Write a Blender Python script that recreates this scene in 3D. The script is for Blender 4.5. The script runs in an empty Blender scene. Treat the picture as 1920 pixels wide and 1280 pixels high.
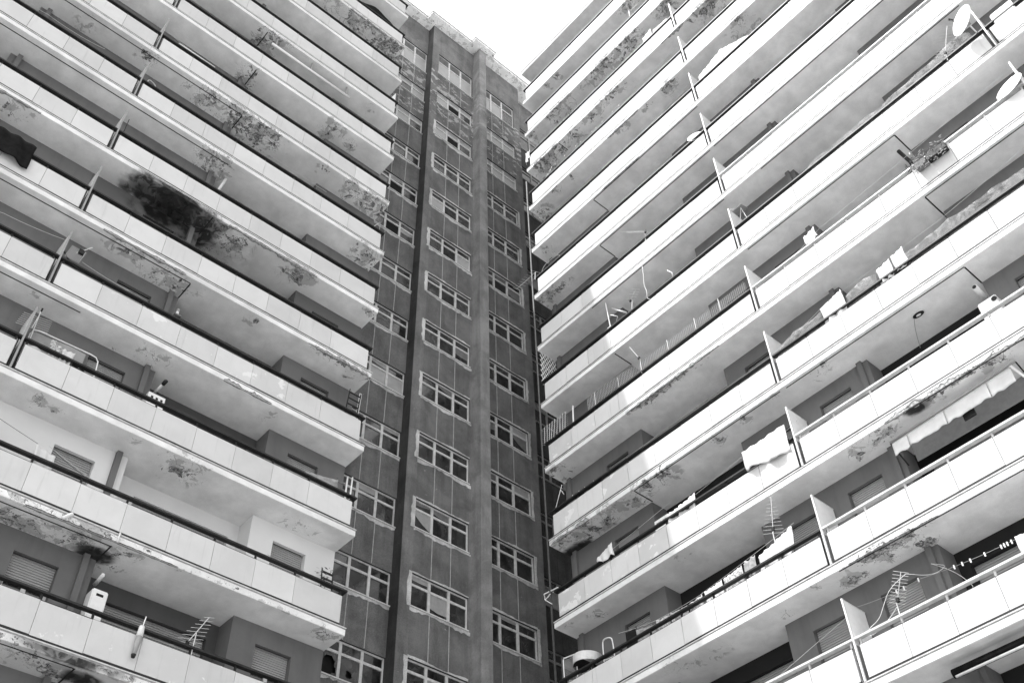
import bpy, bmesh, math, random
from mathutils import Matrix, Vector

random.seed(7)
SC = bpy.context.scene
COL = SC.collection

# ------------------------------------------------------------------ camera
cam_data = bpy.data.cameras.new("camera")
cam = bpy.data.objects.new("camera", cam_data)
COL.objects.link(cam)
SC.camera = cam
cam_data.sensor_width = 36.0
cam_data.lens = 37.136
cam_data.clip_start = 0.1
cam_data.clip_end = 2000.0
_y, _p, _r = math.radians(-42.67781), math.radians(136.68253), math.radians(-2.00475)
cam.matrix_world = (Matrix.Translation((-12.46226, -20.00049, 1.64455))
                    @ Matrix.Rotation(_y, 4, 'Z') @ Matrix.Rotation(_p, 4, 'X') @ Matrix.Rotation(_r, 4, 'Z'))

# ------------------------------------------------------------------ light
SUN_TO = Vector((-2.5, 1.0, 6.62)).normalized()
SUN_EL = math.asin(SUN_TO.z)
SUN_ROT = math.atan2(SUN_TO.x, SUN_TO.y)
world = bpy.data.worlds.new("World")
SC.world = world
world.use_nodes = True
wn, wl = world.node_tree.nodes, world.node_tree.links
wn.clear()
sky = wn.new("ShaderNodeTexSky")
sky.sky_type = 'NISHITA'
sky.sun_disc = False
sky.sun_elevation = SUN_EL
sky.sun_rotation = SUN_ROT
sky.air_density = 1.0
sky.dust_density = 3.0
sky.ozone_density = 1.0
bw = wn.new("ShaderNodeRGBToBW")            # the photograph is black and white
bg = wn.new("ShaderNodeBackground")
bg.inputs["Strength"].default_value = 0.15
wo = wn.new("ShaderNodeOutputWorld")
wl.new(sky.outputs[0], bw.inputs[0])
wl.new(bw.outputs[0], bg.inputs["Color"])
wl.new(bg.outputs[0], wo.inputs["Surface"])

sun_data = bpy.data.lights.new("sun", 'SUN')
sun_data.energy = 2.0
sun_data.angle = math.radians(0.53)
sun_data.color = (1.0, 1.0, 1.0)
sun = bpy.data.objects.new("sun", sun_data)
COL.objects.link(sun)
sun.rotation_euler = SUN_TO.to_track_quat('Z', 'Y').to_euler()
sun.location = (-60, 20, 120)

SC.view_settings.view_transform = 'Standard'
SC.view_settings.look = 'None'
SC.view_settings.gamma = 1.0
SC.view_settings.exposure = 1.87
SC.view_settings.use_curve_mapping = False

# ------------------------------------------------------------------ materials
class NT:
    def __init__(self, name):
        self.m = bpy.data.materials.new(name)
        self.m.use_nodes = True
        self.t = self.m.node_tree
        self.t.nodes.clear()
        self.out = self.n("ShaderNodeOutputMaterial")
        self.b = self.n("ShaderNodeBsdfPrincipled")
        self.l(self.b.outputs[0], self.out.inputs[0])
        self.pos = self.n("ShaderNodeNewGeometry").outputs["Position"]
    def n(self, t, **kw):
        x = self.t.nodes.new(t)
        for k, v in kw.items(): setattr(x, k, v)
        return x
    def l(self, a, b): self.t.links.new(a, b)
    def put(self, sock, v):
        if isinstance(v, (int, float)): sock.default_value = v
        else: self.l(v, sock)
    def math(self, op, a, b=0.0, clamp=False):
        x = self.n("ShaderNodeMath", operation=op, use_clamp=clamp)
        self.put(x.inputs[0], a); self.put(x.inputs[1], b)
        return x.outputs[0]
    def noise(self, scale, detail=4.0, rough=0.55, dist=0.0, stretch=None, off=(0, 0, 0)):
        mp = self.n("ShaderNodeMapping")
        mp.inputs["Location"].default_value = off
        if stretch: mp.inputs["Scale"].default_value = stretch
        self.l(self.pos, mp.inputs["Vector"])
        x = self.n("ShaderNodeTexNoise")
        self.l(mp.outputs[0], x.inputs["Vector"])
        x.inputs["Scale"].default_value = scale
        x.inputs["Detail"].default_value = detail
        x.inputs["Roughness"].default_value = rough
        x.inputs["Distortion"].default_value = dist
        return x.outputs[0]
    def ramp(self, v, a, b, lo=0.0, hi=1.0):
        x = self.n("ShaderNodeMapRange", interpolation_type='SMOOTHSTEP')
        self.put(x.inputs[0], v)
        self.put(x.inputs[1], a); self.put(x.inputs[2], b)
        self.put(x.inputs[3], lo); self.put(x.inputs[4], hi)
        return x.outputs[0]
    def mix(self, f, a, b):
        x = self.n("ShaderNodeMix", data_type='FLOAT')
        self.put(x.inputs[0], f); self.put(x.inputs[2], a); self.put(x.inputs[3], b)
        return x.outputs[0]
    def attr(self, name):
        return self.n("ShaderNodeAttribute", attribute_name=name).outputs["Fac"]
    def color(self, v):
        c = self.n("ShaderNodeCombineColor")
        for i in range(3): self.put(c.inputs[i], v)
        self.l(c.outputs[0], self.b.inputs["Base Color"])
    def bump(self, h, s=0.3, d=0.02):
        x = self.n("ShaderNodeBump")
        x.inputs["Strength"].default_value = s
        x.inputs["Distance"].default_value = d
        self.l(h, x.inputs["Height"])
        self.l(x.outputs[0], self.b.inputs["Normal"])
    def rough(self, v): self.put(self.b.inputs["Roughness"], v)
    def spec(self, v): self.b.inputs["Specular IOR Level"].default_value = v

def plain(name, val, rough=0.8, var=0.12, scale=3.0, metal=0.0, spec=0.3, streak=0.0):
    N = NT(name)
    n = N.noise(scale, 5.0, 0.6)
    f = N.ramp(n, 0.25, 0.75, 1.0 - var, 1.0 + var)
    v = N.math('MULTIPLY', f, val)
    if streak:
        s = N.noise(5.0, 4.0, 0.6, stretch=(1.0, 1.0, 0.06))
        v = N.math('MULTIPLY', v, N.ramp(s, 0.45, 0.75, 1.0, 1.0 - streak))
    N.color(v)
    N.rough(rough); N.spec(spec)
    N.b.inputs["Metallic"].default_value = metal
    N.bump(N.noise(40.0, 3.0), 0.1, 0.004)
    return N.m

def slab_material():
    N = NT("weathered_concrete_paint")
    peel, stain, black = N.attr("peel"), N.attr("stain"), N.attr("black")
    n1a = N.noise(6.5, 9.0, 0.66, 0.5)
    n1b = N.noise(2.5, 11.0, 0.64, 0.7, off=(4, 8, 2))
    n1 = N.mix(N.ramp(N.noise(0.55, 2.0, 0.5, off=(13, 5, 9)), 0.40, 0.60), n1a, n1b)
    n2 = N.noise(2.0, 4.0, 0.55, 0.2, off=(7, 3, 1))
    n3 = N.noise(16.0, 5.0, 0.6, off=(1, 9, 4))
    big = N.noise(0.45, 4.0, 0.6, off=(3, 3, 3))
    fine = N.noise(55.0, 3.0, 0.6)
    base = N.math('MULTIPLY', N.ramp(n2, 0.2, 0.8, 0.86, 1.08), 0.79)
    base = N.math('MULTIPLY', base, N.ramp(big, 0.3, 0.7, 0.86, 1.06))
    base = N.math('MULTIPLY', base, N.ramp(fine, 0.2, 0.8, 0.95, 1.05))
    st = N.math('MULTIPLY', stain, N.ramp(n2, 0.3, 0.62), True)
    base = N.math('MULTIPLY', base, N.mix(st, 1.0, 0.55))
    thr = N.math('SUBTRACT', 0.735, N.math('MULTIPLY', peel, 0.235))
    dlt = N.math('SUBTRACT', n1, thr)
    m1 = N.ramp(dlt, 0.0, 0.007)
    n5 = N.noise(15.0, 6.0, 0.6, 0.6, off=(6, 6, 6))
    d5 = N.math('SUBTRACT', N.math('ADD', n5, N.math('MULTIPLY', peel, 0.13)), 0.735)
    m = N.math('MAXIMUM', m1, N.math('MULTIPLY', N.ramp(d5, 0.0, 0.01), N.ramp(peel, 0.1, 0.35)))
    vor = N.n("ShaderNodeTexVoronoi", feature='DISTANCE_TO_EDGE')
    wr = N.n("ShaderNodeVectorMath", operation='ADD')
    cx = N.n("ShaderNodeCombineXYZ")
    for i_ in range(3): N.l(N.math('MULTIPLY', n1, 0.9), cx.inputs[i_])
    N.l(N.pos, wr.inputs[0]); N.l(cx.outputs[0], wr.inputs[1])
    N.l(wr.outputs[0], vor.inputs['Vector']); vor.inputs['Scale'].default_value = 2.6
    crack = N.math('MULTIPLY', N.ramp(vor.outputs['Distance'], 0.016, 0.006), N.math('MULTIPLY', N.ramp(peel, 0.15, 0.5), N.ramp(n2, 0.42, 0.55)))
    edge = N.math('MULTIPLY', N.ramp(dlt, -0.002, 0.004), N.ramp(dlt, 0.022, 0.008))
    rim = N.math('MULTIPLY', N.ramp(dlt, -0.03, -0.003), N.math('SUBTRACT', 1.0, m))
    und = N.ramp(N.math('ADD', N.noise(2.4, 9.0, 0.62, 0.6, off=(11, 2, 5)), N.math('MULTIPLY', peel, 0.16)), 0.635, 0.655)
    base = N.mix(N.math('MULTIPLY', und, N.ramp(peel, 0.05, 0.3)), base, N.math('MULTIPLY', base, 0.66))
    exposed = N.ramp(n3, 0.32, 0.66, 0.05, 0.40)
    base = N.mix(N.math('MULTIPLY', rim, 0.30), base, 0.85)
    v = N.mix(m, base, exposed)
    v = N.mix(N.math('MULTIPLY', edge, 0.75), v, 0.05)  # thin shadow line round the flakes, painted into the colour
    v = N.mix(N.math('MULTIPLY', crack, 0.85), v, 0.06)
    nb = N.noise(1.7, 3.0, 0.5, 0.3, off=(2, 2, 8))
    nb = N.math('ADD', N.math('MULTIPLY', nb, 0.86), N.math('MULTIPLY', n1, 0.14))
    soot = N.ramp(N.math('ADD', N.math('MULTIPLY', nb, 0.95), N.math('MULTIPLY', black, 0.60)), 0.60, 0.98)
    soot = N.math('MULTIPLY', soot, N.ramp(black, 0.02, 0.45))
    tone = N.math('MULTIPLY', N.ramp(N.noise(3.2, 6.0, 0.55, 1.2, off=(5, 2, 2)), 0.44, 0.60, 0.030, 0.19), N.ramp(black, 0.7, 1.15, 1.0, 0.10))
    v = N.mix(N.math('MULTIPLY', soot, 0.97), v, tone)
    N.color(v); N.rough(0.9); N.spec(0.2)
    N.bump(N.math('SUBTRACT', N.math('MULTIPLY', fine, 0.08), m), 0.5, 0.012)
    return N.m

def panel_material(name, base, flake):
    N = NT(name)
    n = N.noise(1.3, 5.0, 0.6, 0.4, off=(5, 1, 2))
    rnd = N.n("ShaderNodeObjectInfo").outputs["Random"]
    v = N.math('MULTIPLY', N.ramp(n, 0.3, 0.7, 0.95, 1.03), base)
    v = N.math('MULTIPLY', v, N.ramp(rnd, 0.0, 1.0, 0.90, 1.04))
    n2 = N.noise(2.2, 7.0, 0.6, 0.3, off=(9, 9, 2))
    fl = N.ramp(n2, 0.60, 0.63)
    v = N.mix(N.math('MULTIPLY', fl, flake), v, 0.74)
    s = N.noise(7.0, 5.0, 0.65, stretch=(1, 1, 0.08), off=(1, 1, 7))
    v = N.math('MULTIPLY', v, N.ramp(s, 0.54, 0.8, 1.0, 0.83))
    N.color(v); N.rough(0.75); N.spec(0.25)
    N.bump(N.math('ADD', N.math('MULTIPLY', N.noise(60.0, 3.0), 0.1), fl), 0.1, 0.004)
    return N.m

def tower_material(name, val, patch=0.0):
    N = NT(name)
    n = N.noise(0.9, 6.0, 0.65, 0.4)
    f = N.noise(35.0, 5.0, 0.7)
    s = N.noise(3.0, 5.0, 0.6, stretch=(1, 1, 0.12), off=(4, 4, 1))
    v = N.math('MULTIPLY', N.ramp(n, 0.3, 0.7, 0.74, 1.22), val)
    v = N.math('MULTIPLY', v, N.ramp(f, 0.25, 0.75, 0.72, 1.28))
    v = N.math('MULTIPLY', v, N.ramp(s, 0.4, 0.75, 1.08, 0.80))
    sp = N.ramp(N.noise(26.0, 3.0, 0.5, off=(8, 1, 1)), 0.74, 0.78)
    v = N.mix(N.math('MULTIPLY', sp, 0.35), v, 0.4)
    if patch:
        # lost render around the upper floors shows pale plaster
        z = N.n("ShaderNodeSeparateXYZ"); N.l(N.pos, z.inputs[0])
        zone = N.ramp(z.outputs[2], 46.0, 50.0)
        zone2 = N.ramp(z.outputs[2], 54.5, 52.5)
        n4 = N.noise(2.1, 10.0, 0.68, 0.3, stretch=(1, 1, 1.7), off=(1, 6, 3))
        pk = N.ramp(N.math('ADD', n4, N.math('MULTIPLY', N.math('MULTIPLY', zone, zone2), 0.15)), 0.69, 0.705)
        v = N.mix(N.math('MULTIPLY', pk, patch), v, 0.5)
    N.color(v); N.rough(0.95); N.spec(0.15)
    N.bump(f, 0.35, 0.01)
    return N.m

def glass_material(name, val, rough=0.06, ior=1.75, blotch=0.4):
    N = NT(name)
    n = N.noise(2.5, 6.0, 0.6, 0.6)
    N.color(N.math('MULTIPLY', N.ramp(n, 0.3, 0.7, 1.0 - blotch, 1.0 + blotch), val))
    N.b.inputs["IOR"].default_value = ior
    N.rough(N.ramp(n, 0.3, 0.7, rough, rough * 2.2))
    return N.m

M = {
    'slab': slab_material(),
    'panel': panel_material("white_parapet_panel", 0.61, 0.0),
    'panel_old': panel_material("flaking_parapet_panel", 0.60, 0.85),
    'coping': plain("worn_marble_coping", 0.56, 0.6, 0.2, 4.0),
    'rail_dark': plain("dark_painted_steel", 0.02, 0.55, 0.35, 6.0),
    'rail_pale': plain("pale_painted_steel", 0.55, 0.5, 0.15, 5.0),
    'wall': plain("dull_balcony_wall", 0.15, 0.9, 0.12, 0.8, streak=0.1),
    'wall_rec': plain("shade_toned_loggia_wall", 0.085, 0.9, 0.12, 0.8, streak=0.1),  # recess shade put into a darker copy of the wall colour
    'wall_rec_dark': plain("deep_shade_loggia_wall", 0.016, 0.9, 0.15, 0.8),  # deeper recess shade put into the loggia wall colour
    'wall_white': plain("fresh_white_wall", 0.72, 0.9, 0.04, 0.8),
    'wall_dark': plain("dark_balcony_wall", 0.08, 0.9, 0.15, 0.8),
    'shutter': plain("pale_shutter_plastic", 0.36, 0.55, 0.08, 2.0),
    'shutter_dark': plain("grey_shutter_plastic", 0.22, 0.55, 0.08, 2.0),
    'frame': plain("white_window_frame", 0.6, 0.5, 0.1, 3.0),
    'frame_old': plain("weathered_white_frame", 0.55, 0.6, 0.18, 6.0),
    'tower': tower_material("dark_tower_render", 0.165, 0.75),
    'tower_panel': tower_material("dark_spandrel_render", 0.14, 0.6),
    'tower_side': tower_material("shade_toned_tower_side", 0.07),  # shade of the side face and deep far bay put into the colour
    'pilaster': tower_material("rough_pilaster_render", 0.23, 0.3),
    'joint': plain("pale_joint_mortar", 0.40, 0.9, 0.2, 8.0),
    'plaster': tower_material("pale_patch_plaster", 0.52),
    'glass_dark': glass_material("dark_window_glass", 0.032, ior=1.95, blotch=0.75),  # blotches put broken reflections into the glass colour
    'glass_grey': glass_material("sky_toned_window_glass", 0.06, 0.15, 1.6),  # reflected sky put into a greyer pane colour
    'glass_pale': glass_material("frosted_window_glass", 0.36, 0.35, 1.5, 0.12),
    'curtain_dim': plain("dim_curtain", 0.16, 0.3, 0.2, 6.0, spec=0.6),
    'void': plain("unlit_interior", 0.01, 1.0, 0.2),
    'ground': plain("courtyard_concrete", 0.27, 0.9, 0.2, 0.3),
    'white': plain("white_paint", 0.80, 0.5, 0.05, 6.0),
    'offwhite': plain("old_white_enamel", 0.66, 0.5, 0.1, 6.0),
    'grey': plain("grey_plastic", 0.30, 0.6, 0.1, 6.0),
    'bare': plain("bare_concrete", 0.32, 0.95, 0.6, 14.0),
    'lip': plain("dark_broken_edge", 0.05, 0.95, 0.5, 14.0),  # dark line along the broken plaster edge
    'pipe': plain("old_lead_pipe", 0.05, 0.7, 0.2, 6.0),
    'black': plain("black_rubber", 0.015, 0.7, 0.3, 6.0),
    'metal': plain("zinc_metal", 0.55, 0.4, 0.15, 8.0, metal=0.6),
    'cloth_white': plain("white_cotton", 0.62, 0.95, 0.06, 5.0),
    'cloth_grey': plain("grey_cotton", 0.30, 0.95, 0.25, 9.0),
    'cloth_dark': plain("black_cotton", 0.012, 0.95, 0.3, 5.0),
    'cloth_check': plain("patterned_cotton", 0.42, 0.95, 0.75, 22.0),
    'tarp': plain("black_tarpaulin", 0.009, 0.9, 0.5, 6.0, spec=0.1),
    'awning': plain("pale_awning_canvas", 0.62, 0.95, 0.1, 3.0),
    'leaf': plain("succulent_leaf", 0.10, 0.7, 0.4, 12.0),
    'leaf_pale': plain("pale_leaf", 0.45, 0.7, 0.3, 12.0),
    'wood': plain("weathered_wood", 0.16, 0.85, 0.4, 12.0),
}
def soot_wall():
    N = NT("sooty_loggia_wall")
    d = N.n("ShaderNodeVectorMath", operation='DISTANCE')
    N.l(N.pos, d.inputs[0]); d.inputs[1].default_value = (-7.25, 1.2, ZTOP - 21.35)
    q = N.ramp(N.math('ADD', d.outputs["Value"], N.ramp(N.noise(2.5, 6.0), 0.3, 0.7, -0.35, 0.35)), 0.35, 1.25, 0.012, 0.13)
    N.color(q); N.rough(0.95); N.spec(0.1)
    return N.m
def net_material():
    N = NT("milky_balcony_netting")
    n = N.noise(4.0, 6.0, 0.65, 0.8)
    tr = N.n("ShaderNodeBsdfTransparent")
    mx = N.n("ShaderNodeMixShader")
    N.color(0.36); N.rough(0.8)
    N.l(N.ramp(n, 0.35, 0.7, 0.10, 0.48), mx.inputs[0])
    N.l(tr.outputs[0], mx.inputs[1]); N.l(N.b.outputs[0], mx.inputs[2])
    N.l(mx.outputs[0], N.out.inputs[0])
    return N.m
ZTOP = 49.0                     # floor 0 = highest balcony, floors are 3 m apart
M['net'] = net_material()
M['wall_soot'] = soot_wall()

# ------------------------------------------------------------------ geometry helpers
def zl(k): return ZTOP - 3.0 * k
class Wing:
    """s runs along the wing away from the inner corner, d goes into the building from the balcony edge, h up."""
    def __init__(self, side): self.side = side
    def P(self, s, d, z):
        if self.side == 'L': return Vector((-s, d, z))
        return Vector((7.22 + d, -s, z - 0.055))
    def rot(self): return 0.0 if self.side == 'L' else math.pi / 2
WL, WR = Wing('L'), Wing('R')
class World_:
    side = 'W'
    def P(self, x, y, z): return Vector((x, y, z))
WW = World_()

class MB:
    """collects shapes for one mesh"""
    def __init__(self, wing=WW):
        self.w = wing; self.bm = bmesh.new()
    def box(self, s0, s1, d0, d1, z0, z1):
        P = self.w.P
        v = [self.bm.verts.new(P(s, d, z)) for s in (s0, s1) for d in (d0, d1) for z in (z0, z1)]
        for f in ((0, 1, 3, 2), (4, 6, 7, 5), (0, 4, 5, 1), (2, 3, 7, 6), (0, 2, 6, 4), (1, 5, 7, 3)):
            self.bm.faces.new([v[i] for i in f])
        return self
    def poly(self, pts, cut=None):
        self.bm.faces.new([self.bm.verts.new(self.w.P(*p)) for p in pts]); return self
    def prism(self, pts, z0, z1):
        """plan outline (s,d) extruded in height"""
        a = [self.bm.verts.new(self.w.P(p[0], p[1], z0)) for p in pts]
        b = [self.bm.verts.new(self.w.P(p[0], p[1], z1)) for p in pts]
        n = len(pts)
        self.bm.faces.new(a); self.bm.faces.new(b)
        for i in range(n): self.bm.faces.new((a[i], a[(i + 1) % n], b[(i + 1) % n], b[i]))
        return self
    def slabz(self, pts, d0, d1):
        """elevation outline (s,z) extruded in depth"""
        a = [self.bm.verts.new(self.w.P(p[0], d0, p[1])) for p in pts]
        b = [self.bm.verts.new(self.w.P(p[0], d1, p[1])) for p in pts]
        n = len(pts)
        self.bm.faces.new(a); self.bm.faces.new(b)
        for i in range(n): self.bm.faces.new((a[i], a[(i + 1) % n], b[(i + 1) % n], b[i]))
        return self
    def tube(self, pts, r, n=6, r2=None):
        W = [self.w.P(*p) for p in pts]
        rings = []
        for i, p in enumerate(W):
            t = (W[min(i + 1, len(W) - 1)] - W[max(i - 1, 0)])
            if t.length < 1e-6: t = Vector((0, 0, 1))
            t.normalize()
            a = t.orthogonal().normalized()
            if abs(t.z) < 0.95:
                a = t.cross(Vector((0, 0, 1))).normalized()
            b = t.cross(a)
            rr = r if r2 is None else r + (r2 - r) * i / (len(W) - 1)
            rings.append([self.bm.verts.new(p + a * rr * math.cos(2 * math.pi * j / n) + b * rr * math.sin(2 * math.pi * j / n)) for j in range(n)])
        for i in range(len(rings) - 1):
            for j in range(n):
                self.bm.faces.new((rings[i][j], rings[i][(j + 1) % n], rings[i + 1][(j + 1) % n], rings[i + 1][j]))
        self.bm.faces.new(rings[0]); self.bm.faces.new(rings[-1])
        return self
    def grid(self, fn, nu, nv):
        V = [[self.bm.verts.new(self.w.P(*fn(i / nu, j / nv))) for j in range(nv + 1)] for i in range(nu + 1)]
        for i in range(nu):
            for j in range(nv):
                self.bm.faces.new((V[i][j], V[i + 1][j], V[i + 1][j + 1], V[i][j + 1]))
        return self
    def mesh(self, name, mat, smooth=False, thick=0.0):
        bmesh.ops.recalc_face_normals(self.bm, faces=self.bm.faces[:])
        if thick:
            bmesh.ops.solidify(self.bm, geom=self.bm.faces[:], thickness=thick)
        me = bpy.data.meshes.new(name)
        self.bm.to_mesh(me); self.bm.free()
        me.materials.append(M[mat] if isinstance(mat, str) else mat)
        if smooth:
            for p in me.polygons: p.use_smooth = True
        return me
    def obj(self, name, mat, parent=None, smooth=False, thick=0.0):
        o = bpy.data.objects.new(name, self.mesh(name, mat, smooth, thick))
        COL.objects.link(o)
        if parent: adopt(o, parent)
        return o

def adopt(o, parent):
    o.parent = parent
    o.matrix_parent_inverse = WM[parent.name].inverted() if parent.name in WM else Matrix.Identity(4)
WM = {}
def tag(o, label, cat, group=None, kind=None):
    if label: o['label'] = label
    if cat: o['category'] = cat
    if group: o['group'] = group
    if kind: o['kind'] = kind
    return o
def empty(name, loc, label, cat, group=None):
    o = bpy.data.objects.new(name, None)
    o.location = loc
    o.empty_display_size = 0.3
    COL.objects.link(o)
    WM[o.name] = Matrix.Translation(loc)
    return tag(o, label, cat, group)
def place(name, me, loc, rz, parent):
    o = bpy.data.objects.new(name, me)
    COL.objects.link(o)
    o.location = loc; o.rotation_euler = (0, 0, rz)
    adopt(o, parent)
    return o

# ------------------------------------------------------------------ ground
g = MB().box(-400, 400, -400, 400, -0.5, 0.0).obj('ground', 'ground')
g['kind'] = 'structure'

# ------------------------------------------------------------------ weathering of the slab undersides: (floor, s, d, radius s, radius d, strength, kind)
PL = [(5,11.98,.43,.6,.69,.5,'s'),(5,11.32,.29,1.2,.96,.6,'s'),(5,11.71,.63,.29,.46,.6,'p'),(5,9.69,.27,.29,.31,.9,'p'),(5,10.27,.81,.24,.23,.5,'s'),(5,8.18,.33,.19,.19,.8,'p'),(5,7.37,.39,.39,.54,1,'p'),(5,6.16,.32,.83,.78,1,'p'),(7,12.23,.39,.29,.3,.8,'p'),(7,11.79,.35,.21,.2,.5,'p'),(6,8.1,1.56,.37,.29,.5,'p'),(6,6.52,.43,.57,.66,.9,'p'),(4,6.22,.7,.42,.58,.9,'p'),(1,3.63,.34,.44,.4,.8,'p'),(1,2.23,.37,.88,.9,.9,'p'),(1,.75,.5,.88,.81,1,'p'),(1,1.35,.57,.95,.76,.5,'s'),(3,5.97,.33,.5,.53,1,'p'),(2,6.16,1.43,.74,.38,.7,'p'),(5,5.19,.33,.64,.7,1,'p'),(4,2.64,.48,.37,.42,1,'p'),(4,1.72,.55,.24,.26,.8,'p'),(3,1.18,.38,.17,.23,.8,'p'),(5,2.79,.23,.22,.2,.9,'p'),(3,5.4,.08,1.1,.22,.5,'p'),(7,8.19,.51,.51,.61,1,'b'),(7,7.24,.47,.85,.95,1.2,'b'),(7,7.3,1.17,.47,.34,1.3,'b'),(7,6.18,.75,.51,.62,.9,'b'),(7,5.16,.52,.52,.55,.9,'p'),(7,7.0,.5,1.2,.9,.9,'p'),(7,5.6,.8,1.5,.7,1.0,'s'),(7,6.4,.35,.7,.35,.8,'b'),(7,6.0,.5,.9,.7,.9,'p'),(7,7.9,.9,.9,.5,.9,'s'),(8,7.87,.3,.47,.25,.9,'p'),(8,6.96,.47,.51,.38,.8,'p'),(8,6.44,.46,.32,.38,.9,'p'),(8,5.81,.27,.18,.19,.8,'p'),(8,4.09,.3,.18,.23,.8,'p'),(9,9.75,.46,.18,.17,.6,'p'),(8,7.96,.43,.59,.13,.8,'p'),(5,1.72,.2,.2,.24,.9,'p'),(5,1.44,.27,.32,.48,1,'p'),(5,.53,.35,.65,.64,1,'p'),(6,.47,.39,.52,.61,.9,'p'),(7,3.03,.26,.48,.49,.9,'p'),(7,2.58,.17,.2,.24,1,'p'),(7,.29,.1,.22,.21,.9,'p'),(7,3.27,.18,.87,.87,.6,'s'),(7,4.22,.7,1.08,1.04,.5,'s'),(10,8.67,.32,.17,.22,1,'p'),(10,8.23,.42,.14,.14,.9,'p'),(10,4.9,.39,.52,.45,.85,'p'),(10,6.36,.22,.17,.14,.6,'p'),(9,6.45,.51,.37,.42,.6,'p'),(9,7.37,.78,.07,.12,1,'p'),(8,1.05,.04,.93,.16,1.1,'p'),(8,.6,.32,.19,.2,.9,'p'),(8,.18,.07,.25,.33,.7,'p'),(9,2.9,.52,.19,.28,.6,'p'),(11,8.13,.56,.72,.31,1,'p'),(11,6.74,.48,.45,.36,1,'p'),(11,6.31,.7,.42,.23,1.2,'b'),(11,6.78,.13,.8,.2,.7,'s'),(11,5.88,.29,.45,.23,.9,'p'),(11,5.52,.18,.13,.16,.9,'p'),(11,5.79,.93,.23,.13,1,'p'),(12,6.88,.41,.51,.29,1,'p'),(12,6.38,.59,.4,.22,.9,'p'),(12,5.87,.46,.37,.22,1.1,'b'),(12,6.46,0,.75,.14,.8,'s'),(11,.39,.27,.38,.22,1,'p'),(11,4.58,0,.13,.1,.6,'p'),(10,1.43,.55,.48,.26,.5,'p'),
      (11,7.5,-.1,1.6,.16,.75,'p'),(11,6.2,-.1,1.2,.16,.7,'p'),(12,6.5,-.1,2.0,.18,.9,'p'),(12,6.3,-.1,1.0,.12,.8,'b'),(11,3.0,-.05,2.5,.08,.45,'p'),(12,8.2,-.1,1.5,.16,.75,'p')]
PR = [(0,7.31,.14,.53,.43,.9,'p'),(0,2.32,.2,.2,.27,.9,'p'),(0,1.67,.21,.17,.22,.9,'p'),(1,5.51,.13,1.27,.51,1,'p'),(1,6.97,.21,.7,.51,.9,'p'),(1,2.3,.1,.71,.73,.9,'p'),(1,.39,.35,.33,.32,.9,'p'),(1,9.18,.23,.56,.5,1,'p'),(2,11.04,.08,.65,.56,1.1,'p'),(2,5.53,0,1.02,.34,1,'p'),(2,4.15,.27,.37,.29,.9,'p'),(2,3.0,.28,.37,.44,.9,'p'),(2,2.06,.26,.5,.5,.9,'p'),(2,1.09,.15,.75,.7,1.05,'p'),(3,8.36,.12,.39,.45,1,'p'),(3,5.91,0,.4,.27,1,'p'),(3,7.14,.08,.25,.27,.8,'p'),(0,7.4,.77,.33,.43,.5,'p'),(3,12.07,.05,.33,.44,.8,'p'),(3,11.97,.76,.55,.67,.6,'p'),(3,2.65,.17,.18,.23,1,'p'),(3,1.66,.08,.24,.28,.9,'p'),(3,.39,.45,.39,.38,.9,'p'),(4,.65,.49,.23,.27,.9,'p'),(5,.6,.33,.64,.34,.9,'p'),(5,1.19,.37,.53,.17,1,'p'),(5,1.82,.27,.16,.13,.9,'p'),(8,.43,.13,.32,.33,.9,'p'),(8,.46,.6,.37,.37,.6,'p'),(9,4.89,.27,.34,.39,1,'p'),(9,4.13,.21,.35,.33,1,'p'),(9,3.42,.48,.54,.3,.9,'p'),(9,2.72,.25,.38,.33,.9,'p'),(9,8.03,.18,.17,.19,1,'p'),(9,7.0,.26,.2,.25,.9,'p'),(8,5.37,.08,1.28,.14,1.1,'p'),(8,4.81,.25,.11,.14,.9,'p'),(9,.64,.18,.52,.35,.9,'p'),(9,1.47,.32,.51,.41,.9,'p'),(9,2.19,.55,.3,.31,1,'p'),(9,.44,.84,.57,.25,1.2,'b'),(10,5.02,.28,.19,.15,.7,'p'),(10,1.44,.47,.2,.2,.9,'p'),(10,.47,.19,.17,.17,.6,'p'),(11,4.95,.53,.82,.23,.5,'p'),(11,4.07,.07,.46,.35,.4,'p'),(10,12.73,.1,.27,.19,1.1,'b'),(10,13.2,.12,.41,.16,1,'p'),(10,11.61,.28,.38,.22,1,'p'),(10,10.97,.35,.39,.22,.9,'p'),(10,14.89,.1,.4,.27,.9,'p'),(10,13.97,.03,1.35,.11,1.1,'p'),(9,9.21,.14,.11,.12,1,'p'),(9,10.87,.12,.19,.15,.9,'p'),(9,10.48,.29,.38,.3,.4,'p'),(9,12.15,.87,.26,.15,.5,'s'),(11,10.68,.1,.62,.24,1.15,'p'),(11,11.46,.1,.42,.18,1.1,'p'),(11,9.63,.59,.34,.19,1.05,'p'),(11,10.71,.46,.2,.21,.9,'p'),(11,11.48,.68,.3,.19,1.1,'p'),(11,8.85,.14,.1,.14,.7,'p'),(11,7.67,.52,.17,.17,.7,'p')]

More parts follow.
